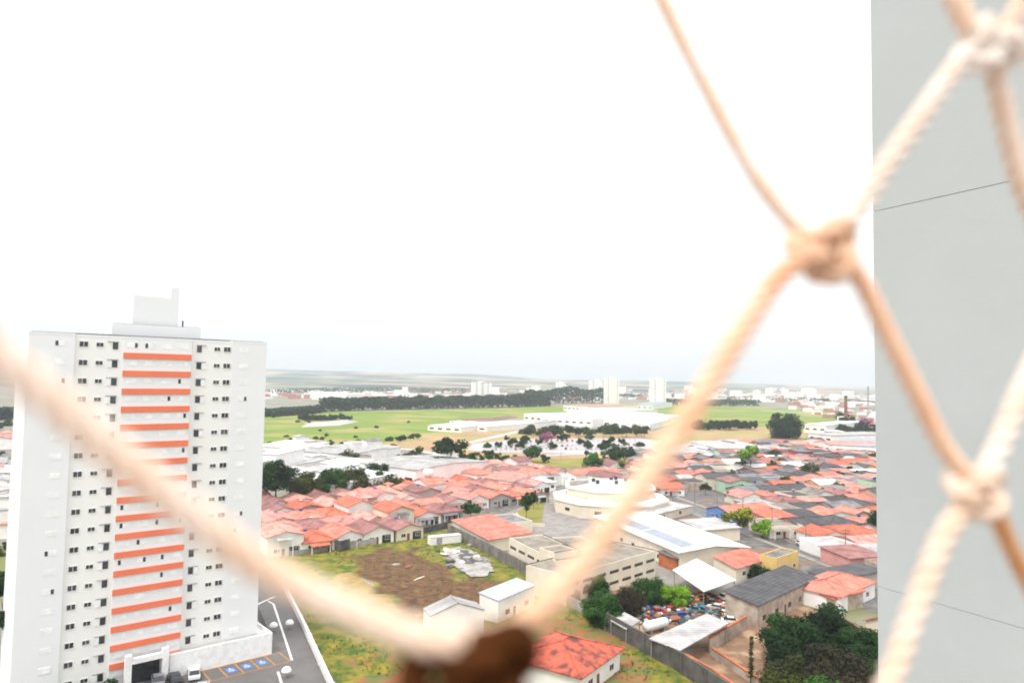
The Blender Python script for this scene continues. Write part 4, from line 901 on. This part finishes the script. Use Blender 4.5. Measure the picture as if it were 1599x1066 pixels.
spots = [(1037, 938, 'orange'), (1022, 943, 'yellow'), (1012, 951, 'blue'), (1088, 944, 'orange'), (1098, 936, 'orange'), (1112, 944, 'silver'), (1085, 955, 'teal'), (1100, 957, 'teal'), (1117, 952, 'white'), (1134, 935, 'white'), (1150, 925, 'white'), (1130, 955, 'orange'), (1140, 951, 'yellow'), (1060, 965, 'blue'), (1120, 960, 'black'), (1145, 963, 'white'), (1137, 973, 'white'), (1048, 955, 'red'), (1075, 948, 'grey'), (1030, 958, 'red')]
cnt = {}
for x, y, c in spots:
    cnt[c] = cnt.get(c, 0)+1
for x, y, c in spots:
    oth = ('under the trees' if y < 948 and x < 1060 else 'near the white canopy' if y < 948 else 'beside the grey shed roof' if x > 1112 else 'in the middle of the scrap heaps')
    car(G(x, y)+Vector((0, 0, .05)), rs.uniform(0, 6.28), c, f'wrecked {c} car {oth} in the scrapyard', 'wrecked cars in the scrapyard', 'scrap_car', s=rs.uniform(.75, .95))
for q in range(24):
    x = rs.uniform(1005, 1150); y = rs.uniform(938, 970)
    c = rs.choice(cols); g = G(x, y)
    t = MB().lathe([(.3, 0), (.32, .05), (.3, .3), (.32, .33), (.3, .6), (.32, .63), (.3, .88), (.28, .9)], n=10).build('drum', M['paint_'+c]); t.location = (g.x, g.y, .05); t.scale = (1.3, 1.3, 1.2)
    tag(t, f'{c} metal drum standing among the scrapyard heaps', 'drum', 'metal drums in the scrapyard')
jb = {}
for q in range(420):
    x = rs.uniform(995, 1160); y = rs.uniform(930, 975)
    if y > 968-(x-1060)*.2+18 or (x > 1120 and y < 936): continue
    g = G(x, y); c = rs.choice(['wood', 'brick', 'paint_white', 'paint_grey', 'concrete_dark', 'paint_black', 'bark', 'paint_black', 'paint_silver', 'brick_orange', 'bark', 'concrete_dark']); s = rs.uniform(.3, 1.1)
    T = Matrix.Translation((g.x, g.y, rs.uniform(.1, .9))) @ Matrix.Rotation(rs.uniform(0, 6), 4, 'Z') @ Matrix.Rotation(rs.uniform(-.7, .7), 4, 'X')
    jb.setdefault(c, MB()).box(-s, s, -s*.5, s*.5, -s*.2, s*.2, T)
sh = thing('scrap_heap', 'heaps of mixed scrap metal and timber covering the scrapyard ground', 'scrap', G(1080, 955)); sh['kind'] = 'stuff'
for c, b in jb.items():
    o = b.build('scrap', M[c], sh); o.matrix_parent_inverse = Matrix.Translation(-Vector(sh.location))
t = thing('storage_tank', 'long white tank lying behind the scrapyard wall', 'tank', G(1024, 986)+Vector((0, 0, 0)), math.atan2(.55, .83))
b = MB(); b.lathe([(.05, -3.2), (.7, -3.05), (1.0, -2.6), (1.0, 2.6), (.7, 3.05), (.05, 3.2)], n=14); b.v = [(v[2], v[1], v[0]+1.5) for v in b.v]; b.build('shell', M['paint_white'], t, True)
for x in (-1.8, 1.8): MB().box(x-.2, x+.2, -.8, .8, 0, .75).build('cradle', M['metal_grey'], t)
for x, y, l in ((980, 950, 'round white water tank under the scrapyard trees'),):
    t = MB().lathe([(1.0, 0), (1.15, 1.2), (1.2, 1.3), (.5, 1.7), (.03, 1.75)], n=14).build('water_tank', M['white'], None, True); t.location = G(x, y); tag(t, l, 'tank')
wall_run('painted_wall', 'bright blue wall at the end of the dark-roofed warehouse', [G(1152, 950), G(1168, 958)], 4.2, .3, 'bluewall')
wall_run('painted_wall', 'yellow-green wall section beside the bright blue wall', [G(1168.5, 958.5), G(1182, 965)], 4.0, .3, 'yellowwall')

# ================================================================== TREES
big = [(1238, 1020, 948, 95, 'dark', 'big dark tree at the left of the near clump by the yard'), (1288, 1010, 938, 100, 'dark', 'tallest dark tree at the back of the near clump'), (1338, 1030, 950, 85, 'dark', 'dark round tree at the back right of the near clump'),
       (1240, 1085, 1005, 90, 'olive', 'olive-green rounded tree at the front left of the near clump'), (1305, 1090, 990, 110, 'brown', 'brownish-green tree at the front middle of the near clump'), (1360, 1085, 1000, 80, 'mid', 'mid-green tree at the front right beside the grey wall'), (1290, 1140, 1050, 110, 'mid', 'nearest green tree at the bottom of the picture')]
for x, b_, t_, wd, k, l in big: px_tree(x, b_+12, t_, wd, k, l, 'trees of the near clump', huge=True, low=True)
for x, b_, t_, wd, k, l in [(939, 975, 900, 62, 'mid', 'tall green tree at the left end of the scrapyard'), (928, 932, 890, 46, 'mid', 'smaller green tree behind the tall one by the school'), (978, 960, 906, 52, 'brown', 'dark reddish-brown tree between the green scrapyard trees'), (1015, 945, 888, 54, 'mid', 'round dark green tree behind the orange wrecks'), (1053, 948, 898, 48, 'bright', 'bright yellow-green tree beside the white canopy')]:
    px_tree(x, b_, t_, wd, k, l, 'trees of the scrapyard', huge=True, low=True)
for x, b_, t_, wd, k, l in [(430, 790, 724, 62, 'dark', 'big dark tree beside the white tower, left of the tree line'), (475, 782, 742, 52, 'olive', 'olive tree next right from the big dark tree'), (510, 778, 736, 62, 'mid', 'dark green tree in the middle of the tree line behind tiled houses'), (548, 772, 734, 60, 'olive', 'broad olive tree in the middle of the tree line'), (588, 758, 727, 52, 'dark', 'flat dark tree right of the broad olive tree'), (628, 752, 725, 60, 'dark', 'dark tree at the right of the tree line'), (598, 768, 742, 44, 'mid', 'low green tree in front of the flat dark tree'), (700, 742, 690, 44, 'wide', 'umbrella-shaped dark tree standing alone beside the avenue'), (682, 746, 717, 40, 'wide', 'low spreading tree at the foot of the umbrella-shaped tree'), (548, 735, 706, 28, 'olive', 'small tree among the white warehouses'), (560, 742, 722, 30, 'mid', 'small tree right of the one among the white warehouses'), (458, 722, 706, 34, 'brown', 'low brownish tree behind the white warehouse yard'), (1227, 684, 648, 54, 'dark', 'big dark tree standing alone at the end of the dry field'), (830, 722, 698, 24, 'mid', 'round green tree at the middle of the avenue'), (1155, 835, 793, 42, 'yellow', 'yellow-green tree beside the blue house'), (1190, 838, 812, 28, 'bright', 'round clipped bright green tree beside the wet street'), (1172, 738, 697, 30, 'bright', 'bright green tree rising over the far roofs'), (1212, 718, 705, 24, 'olive', 'olive tree among the far roofs'), (1267, 748, 727, 30, 'olive', 'olive-green tree among the roofs right of centre'), (1380, 842, 800, 46, 'dark', 'dark tree half hidden by the grey wall'), (822, 812, 776, 22, 'tall', 'slim conical tree beside the church hall'), (833, 795, 770, 16, 'tall', 'second slim tree behind the conical one by the church'), (735, 812, 785, 24, 'mid', 'bushy tree in front of the tiled houses left of the orange hall'), (750, 845, 828, 14, 'olive', 'small shrub against the broad orange-roofed hall'), (1185, 902, 885, 40, 'dark', 'low dark shrub below the yellow house'), (925, 738, 712, 26, 'mid', 'mid-green tree right of the round one on the avenue'), (958, 720, 699, 28, 'mid', 'dark green tree near the end of the avenue'), (982, 720, 700, 24, 'mid', 'last green tree of the avenue row before the rope'), (928, 716, 706, 18, 'bright', 'bright low shrub on the avenue verge'), (855, 694, 676, 17, 'pink', 'pink flowering tree in the far car park'), (1350, 672, 655, 34, 'pink', 'dull pink flowering tree beside the brick chimney'), (1325, 670, 652, 24, 'dark', 'dark tree at the foot of the brick chimney'), (664, 780, 766, 20, 'mid', 'small tree between two tiled roofs'), (1290, 942, 925, 30, 'dark', 'dark bush under the hipped red-roofed house'), (640, 975, 963, 22, 'mid', 'left round bush beside the white gabled house'), (660, 978, 966, 18, 'dark', 'right round bush beside the white gabled house'), (4, 1000, 900, 50, 'dark', 'dark tree at the left edge behind the tower foot'), (10, 1080, 960, 40, 'dark', 'dark tree at the lower left corner'), (1352, 1010, 985, 18, 'bright', 'small bright green shrub by the orange-roofed cream house')]:
    px_tree(x, b_, t_, wd, k, l, huge=wd > 45 and k in HUGE)
for q, x in enumerate((722, 738, 752, 765, 778, 790)):
    px_tree(x, 737-q*.9, 706+(q % 3)*4, 15+3*(q % 2), 'tall', 'slim young street tree on the verge before the tiled houses', 'young street trees on the verge')
rt_ = random.Random(6)
for q in range(46):
    x = rt_.uniform(815, 1012); px_tree(x, rt_.uniform(674, 684), rt_.uniform(663, 671), rt_.uniform(9, 16), rt_.choice(('mid', 'olive', 'olive', 'dark')), 'small tree in the row between the white complex and the far car park', 'trees above the far car park')
for q in range(20):
    x = rt_.uniform(755, 1010); y = rt_.uniform(690, 704); px_tree(x, y, y-rt_.uniform(8, 13), rt_.uniform(9, 14), rt_.choice(('dark', 'brown', 'dark')), 'dark round tree standing among the cars of the far car park', 'shade trees of the far car park')
for q in range(26):
    x = 1085+q*3.7; px_tree(x, 670+rt_.uniform(-1.5, 2), rt_.uniform(655, 662), rt_.uniform(9, 14), 'dark', 'dark tree in the hedge line across the green field', 'hedge-line trees across the green field')
for q in range(16):
    x = rt_.uniform(430, 660); y = 690+(x-430)*.05+rt_.uniform(-3, 3); px_tree(x, y, y-rt_.uniform(6, 9), rt_.uniform(7, 11), rt_.choice(('mid', 'olive')), 'small round tree along the near edge of the green field', 'small trees edging the green field')
for q in range(40):
    x = rt_.uniform(1000, 1376); y = rt_.uniform(715, 800)
    if inpoly(x, y, RPOLY): px_tree(x, y+4, y-rt_.uniform(7, 13), rt_.uniform(11, 18), rt_.choice(('mid', 'dark', 'olive', 'mid')), 'small backyard tree among the roofs of the right-hand quarter', 'backyard trees of the right-hand quarter')
for q in range(14):
    x = rt_.uniform(1300, 1400); y = rt_.uniform(655, 690); px_tree(x, y, y-rt_.uniform(8, 14), rt_.uniform(14, 24), 'dark', 'dark tree near the brick chimney beyond the quarter', 'trees near the brick chimney')
# young palm-like tree in the soil yard
for q in range(36):
    x, y = rt_.uniform(600, 1010), rt_.uniform(686, 732)
    px_tree(x, y, y-rt_.uniform(5, 10), rt_.uniform(7, 12), rt_.choice(('mid', 'olive', 'mid', 'dark')), 'small tree dotted along the verges of the far avenue', 'trees dotted along the far avenue')
for q in range(26):
    x, y = rt_.uniform(420, 830), rt_.uniform(650, 686)
    if x > 660 and y > 655: continue
    px_tree(x, y, y-rt_.uniform(2.5, 5), rt_.uniform(4, 9), rt_.choice(('olive', 'mid')), 'low bush standing in the wide green field', 'bushes in the wide green field')
g = G(1172, 1072); t = thing('banana_plant', 'thin tall leafy plant growing in the soil yard', 'plant', g)
b = MB(); b.bar((0, 0, 0), (.2, .1, 7.5), .12, 7, .05); b.build('stem', M['bark'], t)
b = MB(); r = random.Random(5)
for k in range(260):
    z = r.uniform(1.5, 8.2); a = r.uniform(0, 6.28); l = r.uniform(.3, 1.0)*(1.0-.05*z); d = Vector((math.cos(a), math.sin(a), .25)); p = Vector((.2*z/7.5, .1*z/7.5, z)); q_ = Vector((-d.y, d.x, 0))*.16
    b.add([p, p+d*l*.5+q_, p+d*l-Vector((0, 0, .2)), p+d*l*.5-q_], [(0, 1, 2, 3)])
b.build('foliage', M['leaf_olive'], t)
# far wood: one mass
def wood(name, label, px_line, top, depth, n, seed, leafm='leaf_blue'):
    r = random.Random(seed); b = MB()
    for k in range(n):
        t_ = r.random()*(len(px_line)-1); i = int(t_); u = t_-i
        g0 = G(*[px_line[i][q]*(1-u)+px_line[i+1][q]*u for q in (0, 1)]); Z = g0.y
        hmax = top*Z/FPX*(1+.22*mnoise.noise((g0.x*.02, 0, seed))+.2*mnoise.noise((g0.x*.07, 4, seed)))
        p = g0+Vector((0, r.uniform(0, depth), hmax*(r.random()**.55)))
        s = r.uniform(1.6, 3.6); d = Vector((r.gauss(0, .7), r.gauss(-.6, .7), r.gauss(.5, .7))).normalized(); x = d.orthogonal().normalized(); y = d.cross(x); a = r.uniform(0, 6)
        x, y = x*math.cos(a)+y*math.sin(a), y*math.cos(a)-x*math.sin(a)
        b.add([p-x*s, p+y*s*.7, p+x*s, p-y*s*.7], [(0, 1, 2, 3)])
    tag(b.build(name, M[leafm]), label, 'wood', None, 'stuff')
wood('far_wood', 'dense dark belt of trees along the far edge of the green field', [(498, 643), (600, 640), (700, 638), (800, 636), (860, 634)], 19, 45, 9000, 3)
wood('far_wood', 'darker strip of trees left of the long belt, beside the tower', [(380, 652), (440, 650), (492, 646)], 10, 60, 3200, 4)
wood('far_wood', 'clumps of trees behind the white complex', [(820, 634), (880, 630), (945, 630)], 24, 30, 2600, 6)
wood('far_wood', 'low belt of trees beyond the right half of the field', [(1040, 632), (1120, 634), (1190, 634)], 9, 60, 1600, 7)
wood('far_wood', 'line of trees left of the white tower at the picture edge', [(-60, 660), (0, 656), (40, 654)], 20, 60, 2500, 8)
wood('far_wood', 'scattered tree mass between the far towers', [(860, 622), (1000, 622), (1300, 630), (1420, 634)], 5, 300, 3000, 9)
wood('far_wood', 'pale tree lines at the foot of the far hills', [(380, 616), (600, 614), (760, 616)], 6, 900, 3500, 10)

# ================================================================== FAR BUILDINGS
def far_tower(px, base, top, wpx, label, m='white', split=False):
    g = G(px, base); k = g.y/FPX; w_, h_ = wpx*k, (base-top)*k
    t = thing('apartment_block', label, 'building', g, .25)
    b = MB()
    if split: b.box(-w_/2, -w_*.06, 0, w_*.5, 0, h_).box(w_*.1, w_/2, 0, w_*.5, 0, h_*.98).box(-w_*.06, w_*.1, w_*.15, w_*.4, 0, h_*.95)
    else: b.box(-w_/2, w_/2, 0, w_*.6, 0, h_)
    b.build('wall', M[m], t); MB().box(-w_*.15, w_*.15, w_*.1, w_*.4, h_, h_+h_*.06).build('roof_house', M[m], t)
    n = max(6, int(h_/3.2))
    for c in (-.36, .36) if not split else (-.3, .3):
        b = MB()
        for i in range(n): b.box(w_*c-w_*.05, w_*c+w_*.05, -.12, .05, h_*(i+.35)/n, h_*(i+.75)/n)
        b.build('window_column', M['greywall'], t)
    return t
far_tower(753, 628, 597, 30, 'pair of white far tower blocks joined, left of the others', split=True)
far_tower(876, 622, 597, 13, 'slim far white tower standing alone between the pairs')
far_tower(934, 628, 594, 22, 'broad far white tower left of the tallest one', 'white')
far_tower(957, 632, 591, 21, 'tallest far white tower beside the broad one', 'white')
far_tower(1030, 634, 592, 22, 'far white tower beside the rope, right of the tallest one', 'white')
far_tower(838, 618, 603, 12, 'small faint far tower left of the slim white one')
far_tower(1204, 622, 606, 11, 'small faint far tower beyond the right part of the field')
far_tower(1184, 620, 609, 10, 'lowest faint far tower beyond the right part of the field')
far_tower(1270, 622, 607, 12, 'faint far block left of the brick chimney')
# far city seen as one mass
r = random.Random(12)
for nm, mm, n in (('white', 'white', 900), ('tile', 'tile_pink', 420), ('grey', 'greywall', 260)):
    b = MB()
    for k in range(n):
        if r.random() < .72: x, y = r.uniform(1040, 1460), r.uniform(607, 634)
        else: x, y = r.uniform(380, 1040), r.uniform(609, 624)
        if y > 628 and x < 1240: continue
        g = G(x, y); s = r.uniform(6, 16)*(1.4 if g.y > 2000 else 1); h = r.uniform(3, 9) if nm != 'white' or r.random() < .93 else r.uniform(14, 34)
        T = Matrix.Translation(g) @ Matrix.Rotation(r.uniform(0, .6), 4, 'Z'); b.box(-s, s, 0, s*.8, 0, h, T)
    for k in range(n//7):
        g = G(r.uniform(1235, 1420), r.uniform(626, 668)); g.x += 0
        if P(g)[1] > 640+.25*(P(g)[0]-1240): continue
        s = r.uniform(4, 8); T = Matrix.Translation(g) @ Matrix.Rotation(r.uniform(0, .6), 4, 'Z'); b.box(-s, s, 0, s*1.2, 0, r.uniform(3, 8), T)
    tag(b.build('far_city', M[mm]), {'white': 'white far-off houses spreading to the hills', 'tile': 'pinkish tiled far-off houses spreading to the hills', 'grey': 'grey far-off buildings spreading to the hills'}[nm], 'city', None, 'stuff')
def wh(px3, z, label, roof='roof_white', wall='white', kind='mono', name='warehouse', cat='warehouse', rise=.8, group=None):
    t = para_house(px3, z, name, label, kind, wall, roof, cat=cat, detail=0, rise=rise, group=group)
    c, rz, w, d = rect_frame(*[G(x, y, z) for x, y in px3])
    strip_windows(t, w, d/2, max(3, int(w/9)), z*.5, min(1.6, z*.3), .5)
    return t
for px3, z, l, rf in [([(400, 696), (470, 700), (480, 692)], 7, 'pale warehouse nearest the tower on the field edge', 'roof_white'), ([(470, 704), (545, 710), (560, 699)], 7, 'wide white warehouse in the middle of the industrial yard', 'roof_pale'),
        ([(562, 722), (650, 734), (690, 712)], 9, 'largest white warehouse with the long pale wall by the avenue', 'roof_pale'), ([(556, 700), (580, 704), (592, 696)], 6, 'small white warehouse at the end of the field edge', 'roof_pale'),
        ([(455, 748), (520, 758), (545, 734)], 6, 'bright white-roofed warehouse behind the tree line', 'roof_white'), ([(405, 722), (450, 728), (462, 716)], 6, 'pale flat warehouse beside the tower', 'roof_pale'),
        ([(470, 732), (515, 738), (530, 722)], 6, 'grey-white warehouse behind the bright white-roofed one', 'roof_pale'), ([(402, 740), (440, 745), (450, 732)], 5, 'low white warehouse behind the big dark tree', 'roof_white'), ([(500, 722), (548, 728), (560, 715)], 7, 'white warehouse with long ridge in the yard centre', 'roof_white'),
        ([(403, 708), (430, 710), (440, 702)], 12, 'tall white workshop beside the tower', 'roof_white')]:
    wh(px3, z, l, rf, kind='cross' if 'long ridge' in l or 'largest' in l else 'mono', rise=1.4)
para_house([(530, 722), (548, 725), (552, 717)], 6, 'house', 'small orange-roofed house among the white warehouses', 'gable', 'white', 'tile_orange', detail=0)
rw = random.Random(31)
for q in range(44):
    x, y = rw.uniform(-60, 36), 645+110*rw.random()**1.5+(q % 11)*9
    house('small_building', 'small pale town building on the plain left of the white tower', G(x, y), rw.uniform(.2, .9), rw.uniform(8, 15), rw.uniform(7, 12), rw.uniform(3.2, 8), rw.choice(('flat', 'gable', 'mono', 'hip')), 'white', rw.choice(('roof_white', 'roof_pale', 'tile_pink', 'roof_grey')), rise=1.2, cat='building', group='town buildings left of the white tower', detail=0)
    x, y = rw.uniform(-40, 30), 650+rw.random()*220
    px_tree(x, y, y-rw.uniform(6, 14), rw.uniform(12, 24), rw.choice(('dark', 'mid', 'olive')), 'tree among the pale town buildings left of the white tower', 'trees left of the white tower')
for q in range(46):
    x, y = rw.uniform(402, 700), rw.uniform(692, 745)
    if y > 745-(x-400)*.05 or y < 690+(x-420)*.09 or (560 < x < 690 and 712 < y < 736): continue
    g = G(x, y); rf = rw.choice(('roof_white', 'roof_pale', 'roof_grey', 'roof_white', 'roof_beige'))
    t = house('small_building', 'small low white building crowded among the larger warehouses', g, rw.uniform(.4, .9), rw.uniform(6, 14), rw.uniform(6, 10), rw.uniform(3.5, 8.5), rw.choice(('flat', 'mono', 'gable')), 'white', rf, rise=.8, cat='building', group='small buildings among the warehouses', detail=0)
    strip_windows(t, 6, 4, 2, 2.2, .9, .5) if 0 else None
for q in range(22):
    x, y = rw.uniform(410, 690), rw.uniform(696, 744)
    px_tree(x, y, y-rw.uniform(5, 11), rw.uniform(8, 15), rw.choice(('mid', 'olive', 'dark')), 'small tree growing in the yards between the white warehouses', 'yard trees between the warehouses')
for q in range(12):
    x = 470+q*7+rw.uniform(-2, 2); px_tree(x, 656+rw.uniform(-2, 2), 648+rw.uniform(-2, 2), rw.uniform(8, 14), 'dark', 'dark tree beside the bare patch in the green field', 'trees beside the bare patch in the field')
for px3, z, l, rf, k in [([(668, 664), (720, 667), (740, 659)], 5, 'low white school wing nearest on the dry field', 'roof_white', 'mono'), ([(716, 663), (760, 666), (776, 657)], 5, 'low white school wing with brown edge in the middle', 'roof_white', 'mono'), ([(756, 660), (802, 663), (812, 655)], 5, 'low white school wing farthest right by the complex', 'roof_pale', 'mono'), ([(702, 656), (735, 658), (745, 653)], 5, 'brown-roofed school wing behind the white ones', 'tile_brown', 'gable'), ([(757, 654), (785, 655), (792, 651)], 5, 'brown-roofed school wing beside the complex', 'tile_brown', 'gable'),
        ([(848, 650), (925, 654), (945, 642)], 9, 'large white office complex wing with long grey window lines', 'roof_white', 'flat'), ([(915, 654), (968, 657), (985, 645)], 7, 'white office complex wing right of the large one', 'roof_white', 'flat'), ([(966, 660), (1015, 662), (1022, 654)], 6, 'low white hall at the right end of the office complex', 'roof_white', 'mono'),
        ([(885, 641), (950, 644), (960, 637)], 11, 'white sawtooth-roofed hall behind the office complex', 'roof_white', 'cross'), ([(818, 646), (846, 648), (850, 640)], 9, 'white block at the left end of the office complex', 'roof_white', 'flat'), ([(880, 632), (918, 634), (922, 629)], 10, 'long brick-coloured far hall behind the complex', 'tile_pink', 'mono'), ([(985, 632), (1020, 633), (1024, 628)], 8, 'blue-grey far hall below the tallest white tower', 'roof_bluegrey', 'mono'), ([(540, 615), (566, 615), (566, 612)], 14, 'white far hall on the plain before the hills', 'roof_white', 'mono'),
        ([(1255, 662), (1290, 664), (1300, 656)], 9, 'white far hall right of the big dark tree', 'roof_white', 'mono'), ([(1262, 676), (1300, 680), (1308, 671)], 7, 'pale hall behind the big dark tree', 'roof_pale', 'mono'), ([(1300, 694), (1372, 698), (1376, 688)], 7, 'long blue-grey shed at the top of the quarter', 'roof_bluegrey', 'mono'), ([(1270, 690), (1296, 694), (1304, 684)], 7, 'white house left of the long blue-grey shed', 'tile_pink', 'gable'), ([(1120, 700), (1205, 700), (1210, 690)], 6, 'long pale shed at the far edge of the quarter', 'roof_pale', 'mono'), ([(1040, 708), (1118, 706), (1112, 697)], 5, 'grey-white shed at the far left edge of the quarter', 'roof_pale', 'mono'),
        ([(750, 745), (800, 752), (826, 735)], 5, 'white hall with a pink roof behind the tiled rows', 'tile_pink', 'cross'), ([(836, 754), (868, 752), (862, 742)], 4, 'bright white-roofed hut left of the church roof', 'roof_white', 'hip'), ([(870, 738), (900, 742), (915, 732)], 5, 'pink-roofed house with dark front behind the church', 'tile_orange', 'gable'), ([(905, 740), (950, 744), (960, 732)], 4, 'orange-roofed house next right behind the church', 'tile_orange', 'cross'), ([(915, 726), (950, 728), (952, 720)], 4, 'brown-roofed house near the avenue behind the church', 'tile_brown', 'gable'), ([(955, 748), (1000, 745), (992, 732)], 5, 'red-brown roofed house behind the church beside the rope', 'tile_brown', 'hip')]:
    wh(px3, z, l, rf, kind=k, name='hall' if 'house' not in l else 'house', cat='building' if 'house' not in l else 'house', rise=1.6 if k != 'mono' else .8)
# slim water tower behind the tiled rows, brick chimney, masts
g = G(668, 772); t = thing('water_tower', 'slim white water tower between the tiled roofs', 'tower', g)
MB().bar((0, 0, 0), (0, 0, 7.5), .9, 12, .8).build('shaft', M['white'], t); MB().lathe([(.8, 7.3), (2.2, 8.3), (2.3, 10.4), (1.4, 11.0), (.1, 11.1)], n=14).build('tank', M['white'], t, True)
g = G(1321, 668); k = g.y/FPX; t = thing('brick_chimney', 'tall brown brick chimney beyond the roofs on the right', 'chimney', g)
MB().bar((0, 0, 0), (0, 0, 47*k), 3.0*k, 14, 2.0*k).build('shaft', M['brick'], t); MB().bar((0, 0, 47*k), (0, 0, 50*k), 2.4*k, 14, 2.4*k).build('crown_ring', M['metal_dark'], t)
g = G(1356, 650); k = g.y/FPX; t = thing('lattice_mast', 'thin dark telecom mast right of the brick chimney', 'mast', g)
b = MB()
for a in range(3):
    x, y = math.cos(a*2.094), math.sin(a*2.094); b.bar((x*1.6*k, y*1.6*k, 0), (x*.5*k, y*.5*k, 47*k), .25*k, 5)
    for i in range(12):
        f0, f1 = i/12, (i+1)/12; r0, r1 = (1.6-1.1*f0)*k, (1.6-1.1*f1)*k; x2, y2 = math.cos(a*2.094+2.094), math.sin(a*2.094+2.094); b.bar((x*r0, y*r0, 47*k*f0), (x2*r1, y2*r1, 47*k*f1), .14*k, 4)
b.build('frame', M['metal_grey'], t); MB().box(-1.1*k, 1.1*k, -1.1*k, 1.1*k, 42*k, 46*k).build('antenna', M['metal_grey'], t)
g = G(535, 620); k = g.y/FPX; t = thing('lattice_mast', 'faint far mast left of the white hall on the plain', 'mast', g); MB().bar((0, 0, 0), (0, 0, 25*k), .5*k, 5, .3*k).build('frame', M['metal_grey'], t)
# parked cars in the far car park: too small for parts beyond shell and glass
rc = random.Random(9); a = G(760, 700); pc = ['white', 'white', 'silver', 'white', 'grey', 'silver', 'black', 'red']
for (x0, y0, x1, y1, n) in ((770, 703, 1005, 700, 30), (770, 698.5, 1010, 695.5, 30), (800, 690.5, 1012, 688, 26)):
    for i in range(n):
        if rc.random() < .12: continue
        u = (i+.5)/n; c = rc.choice(pc); o = car(G(x0+(x1-x0)*u, y0+(y1-y0)*u)+Vector((0, 0, .18)), 1.4+rc.uniform(-.05, .05), c, f'{c} car parked in a row of the far car park', 'cars parked in the far car park', full=False)
for q, (f_, off, c, l) in enumerate(((.28, -2.6, 'silver', 'silver car parked on the wet street near the pink wall'), (.62, 2.7, 'white', 'white car parked along the wet street halfway down'), (.85, -2.7, 'red', 'red car standing at the near end of the wet street'))):
    car(RD0.lerp(RD1, f_)+rper*off+Vector((0, 0, .08)), math.atan2(rdir.y, rdir.x), c, l)
# utility poles
for q in range(7):
    p = RD0.lerp(RD1, -.15+q*.19)+rper*4.8
    t = thing('utility_pole', f'dark utility pole on the wet street pavement, {ORD[q+1]} from its far end', 'pole', (p.x, p.y, .1), math.atan2(rper.y, rper.x)+math.pi/2, 'utility poles along the wet street')
    MB().bar((0, 0, 0), (0, 0, 8.6), .15, 8, .1).build('pole', M['concrete'], t); MB().box(-.06, .06, -1.1, 1.1, 7.9, 8.05).box(-.06, .06, -.9, .9, 7.2, 7.32).build('crossarm', M['wood'], t)
wire = thing('power_lines', 'three sagging black power lines strung along the wet street', 'wires', RD0)
for off in (-.95, 0, .95):
    b = MB()
    for q in range(6):
        p0, p1 = [RD0.lerp(RD1, -.15+(q+k)*.19)+rper*4.8-RD0+rper*0+Vector((0, 0, 8.15))+rper*off for k in (0, 1)]
        pr = p0
        for s_ in range(1, 7):
            u = s_/6; nx_ = p0.lerp(p1, u)-Vector((0, 0, .7*4*u*(1-u))); b.bar(pr, nx_, .03, 4); pr = nx_
    b.build('wire', M['metal_dark'], wire)
for q in range(6):
    g = G(780+q*48, 722-q*2); t = thing('street_lamp', f'thin grey street lamp on the avenue verge, {ORD[q+1]} from the left', 'lamp', g, 0, 'street lamps along the avenue')
    MB().bar((0, 0, 0), (0, 0, 9), .12, 6, .08).build('pole', M['metal_grey'], t); MB().box(-.1, 1.6, -.12, .12, 8.9, 9.05).build('lamp_head', M['metal_grey'], t)

# ================================================================== HAZE
hz = MB().box(-8900, 8900, -180, 8200, -4, 150).mesh('haze', None)
hm = bpy.data.materials.new('haze_air'); hm.use_nodes = True; n = hm.node_tree; n.nodes.clear()
pv = n.nodes.new('ShaderNodeVolumePrincipled'); pv.inputs['Color'].default_value = (.69, .76, .825, 1); pv.inputs['Density'].default_value = .00014; pv.inputs['Anisotropy'].default_value = 0.0
mo = n.nodes.new('ShaderNodeOutputMaterial'); n.links.new(pv.outputs[0], mo.inputs['Volume']); hz.materials.append(hm)
tag(obj('haze', hz), 'pale haze filling the air towards the hills', 'haze', None, 'stuff')
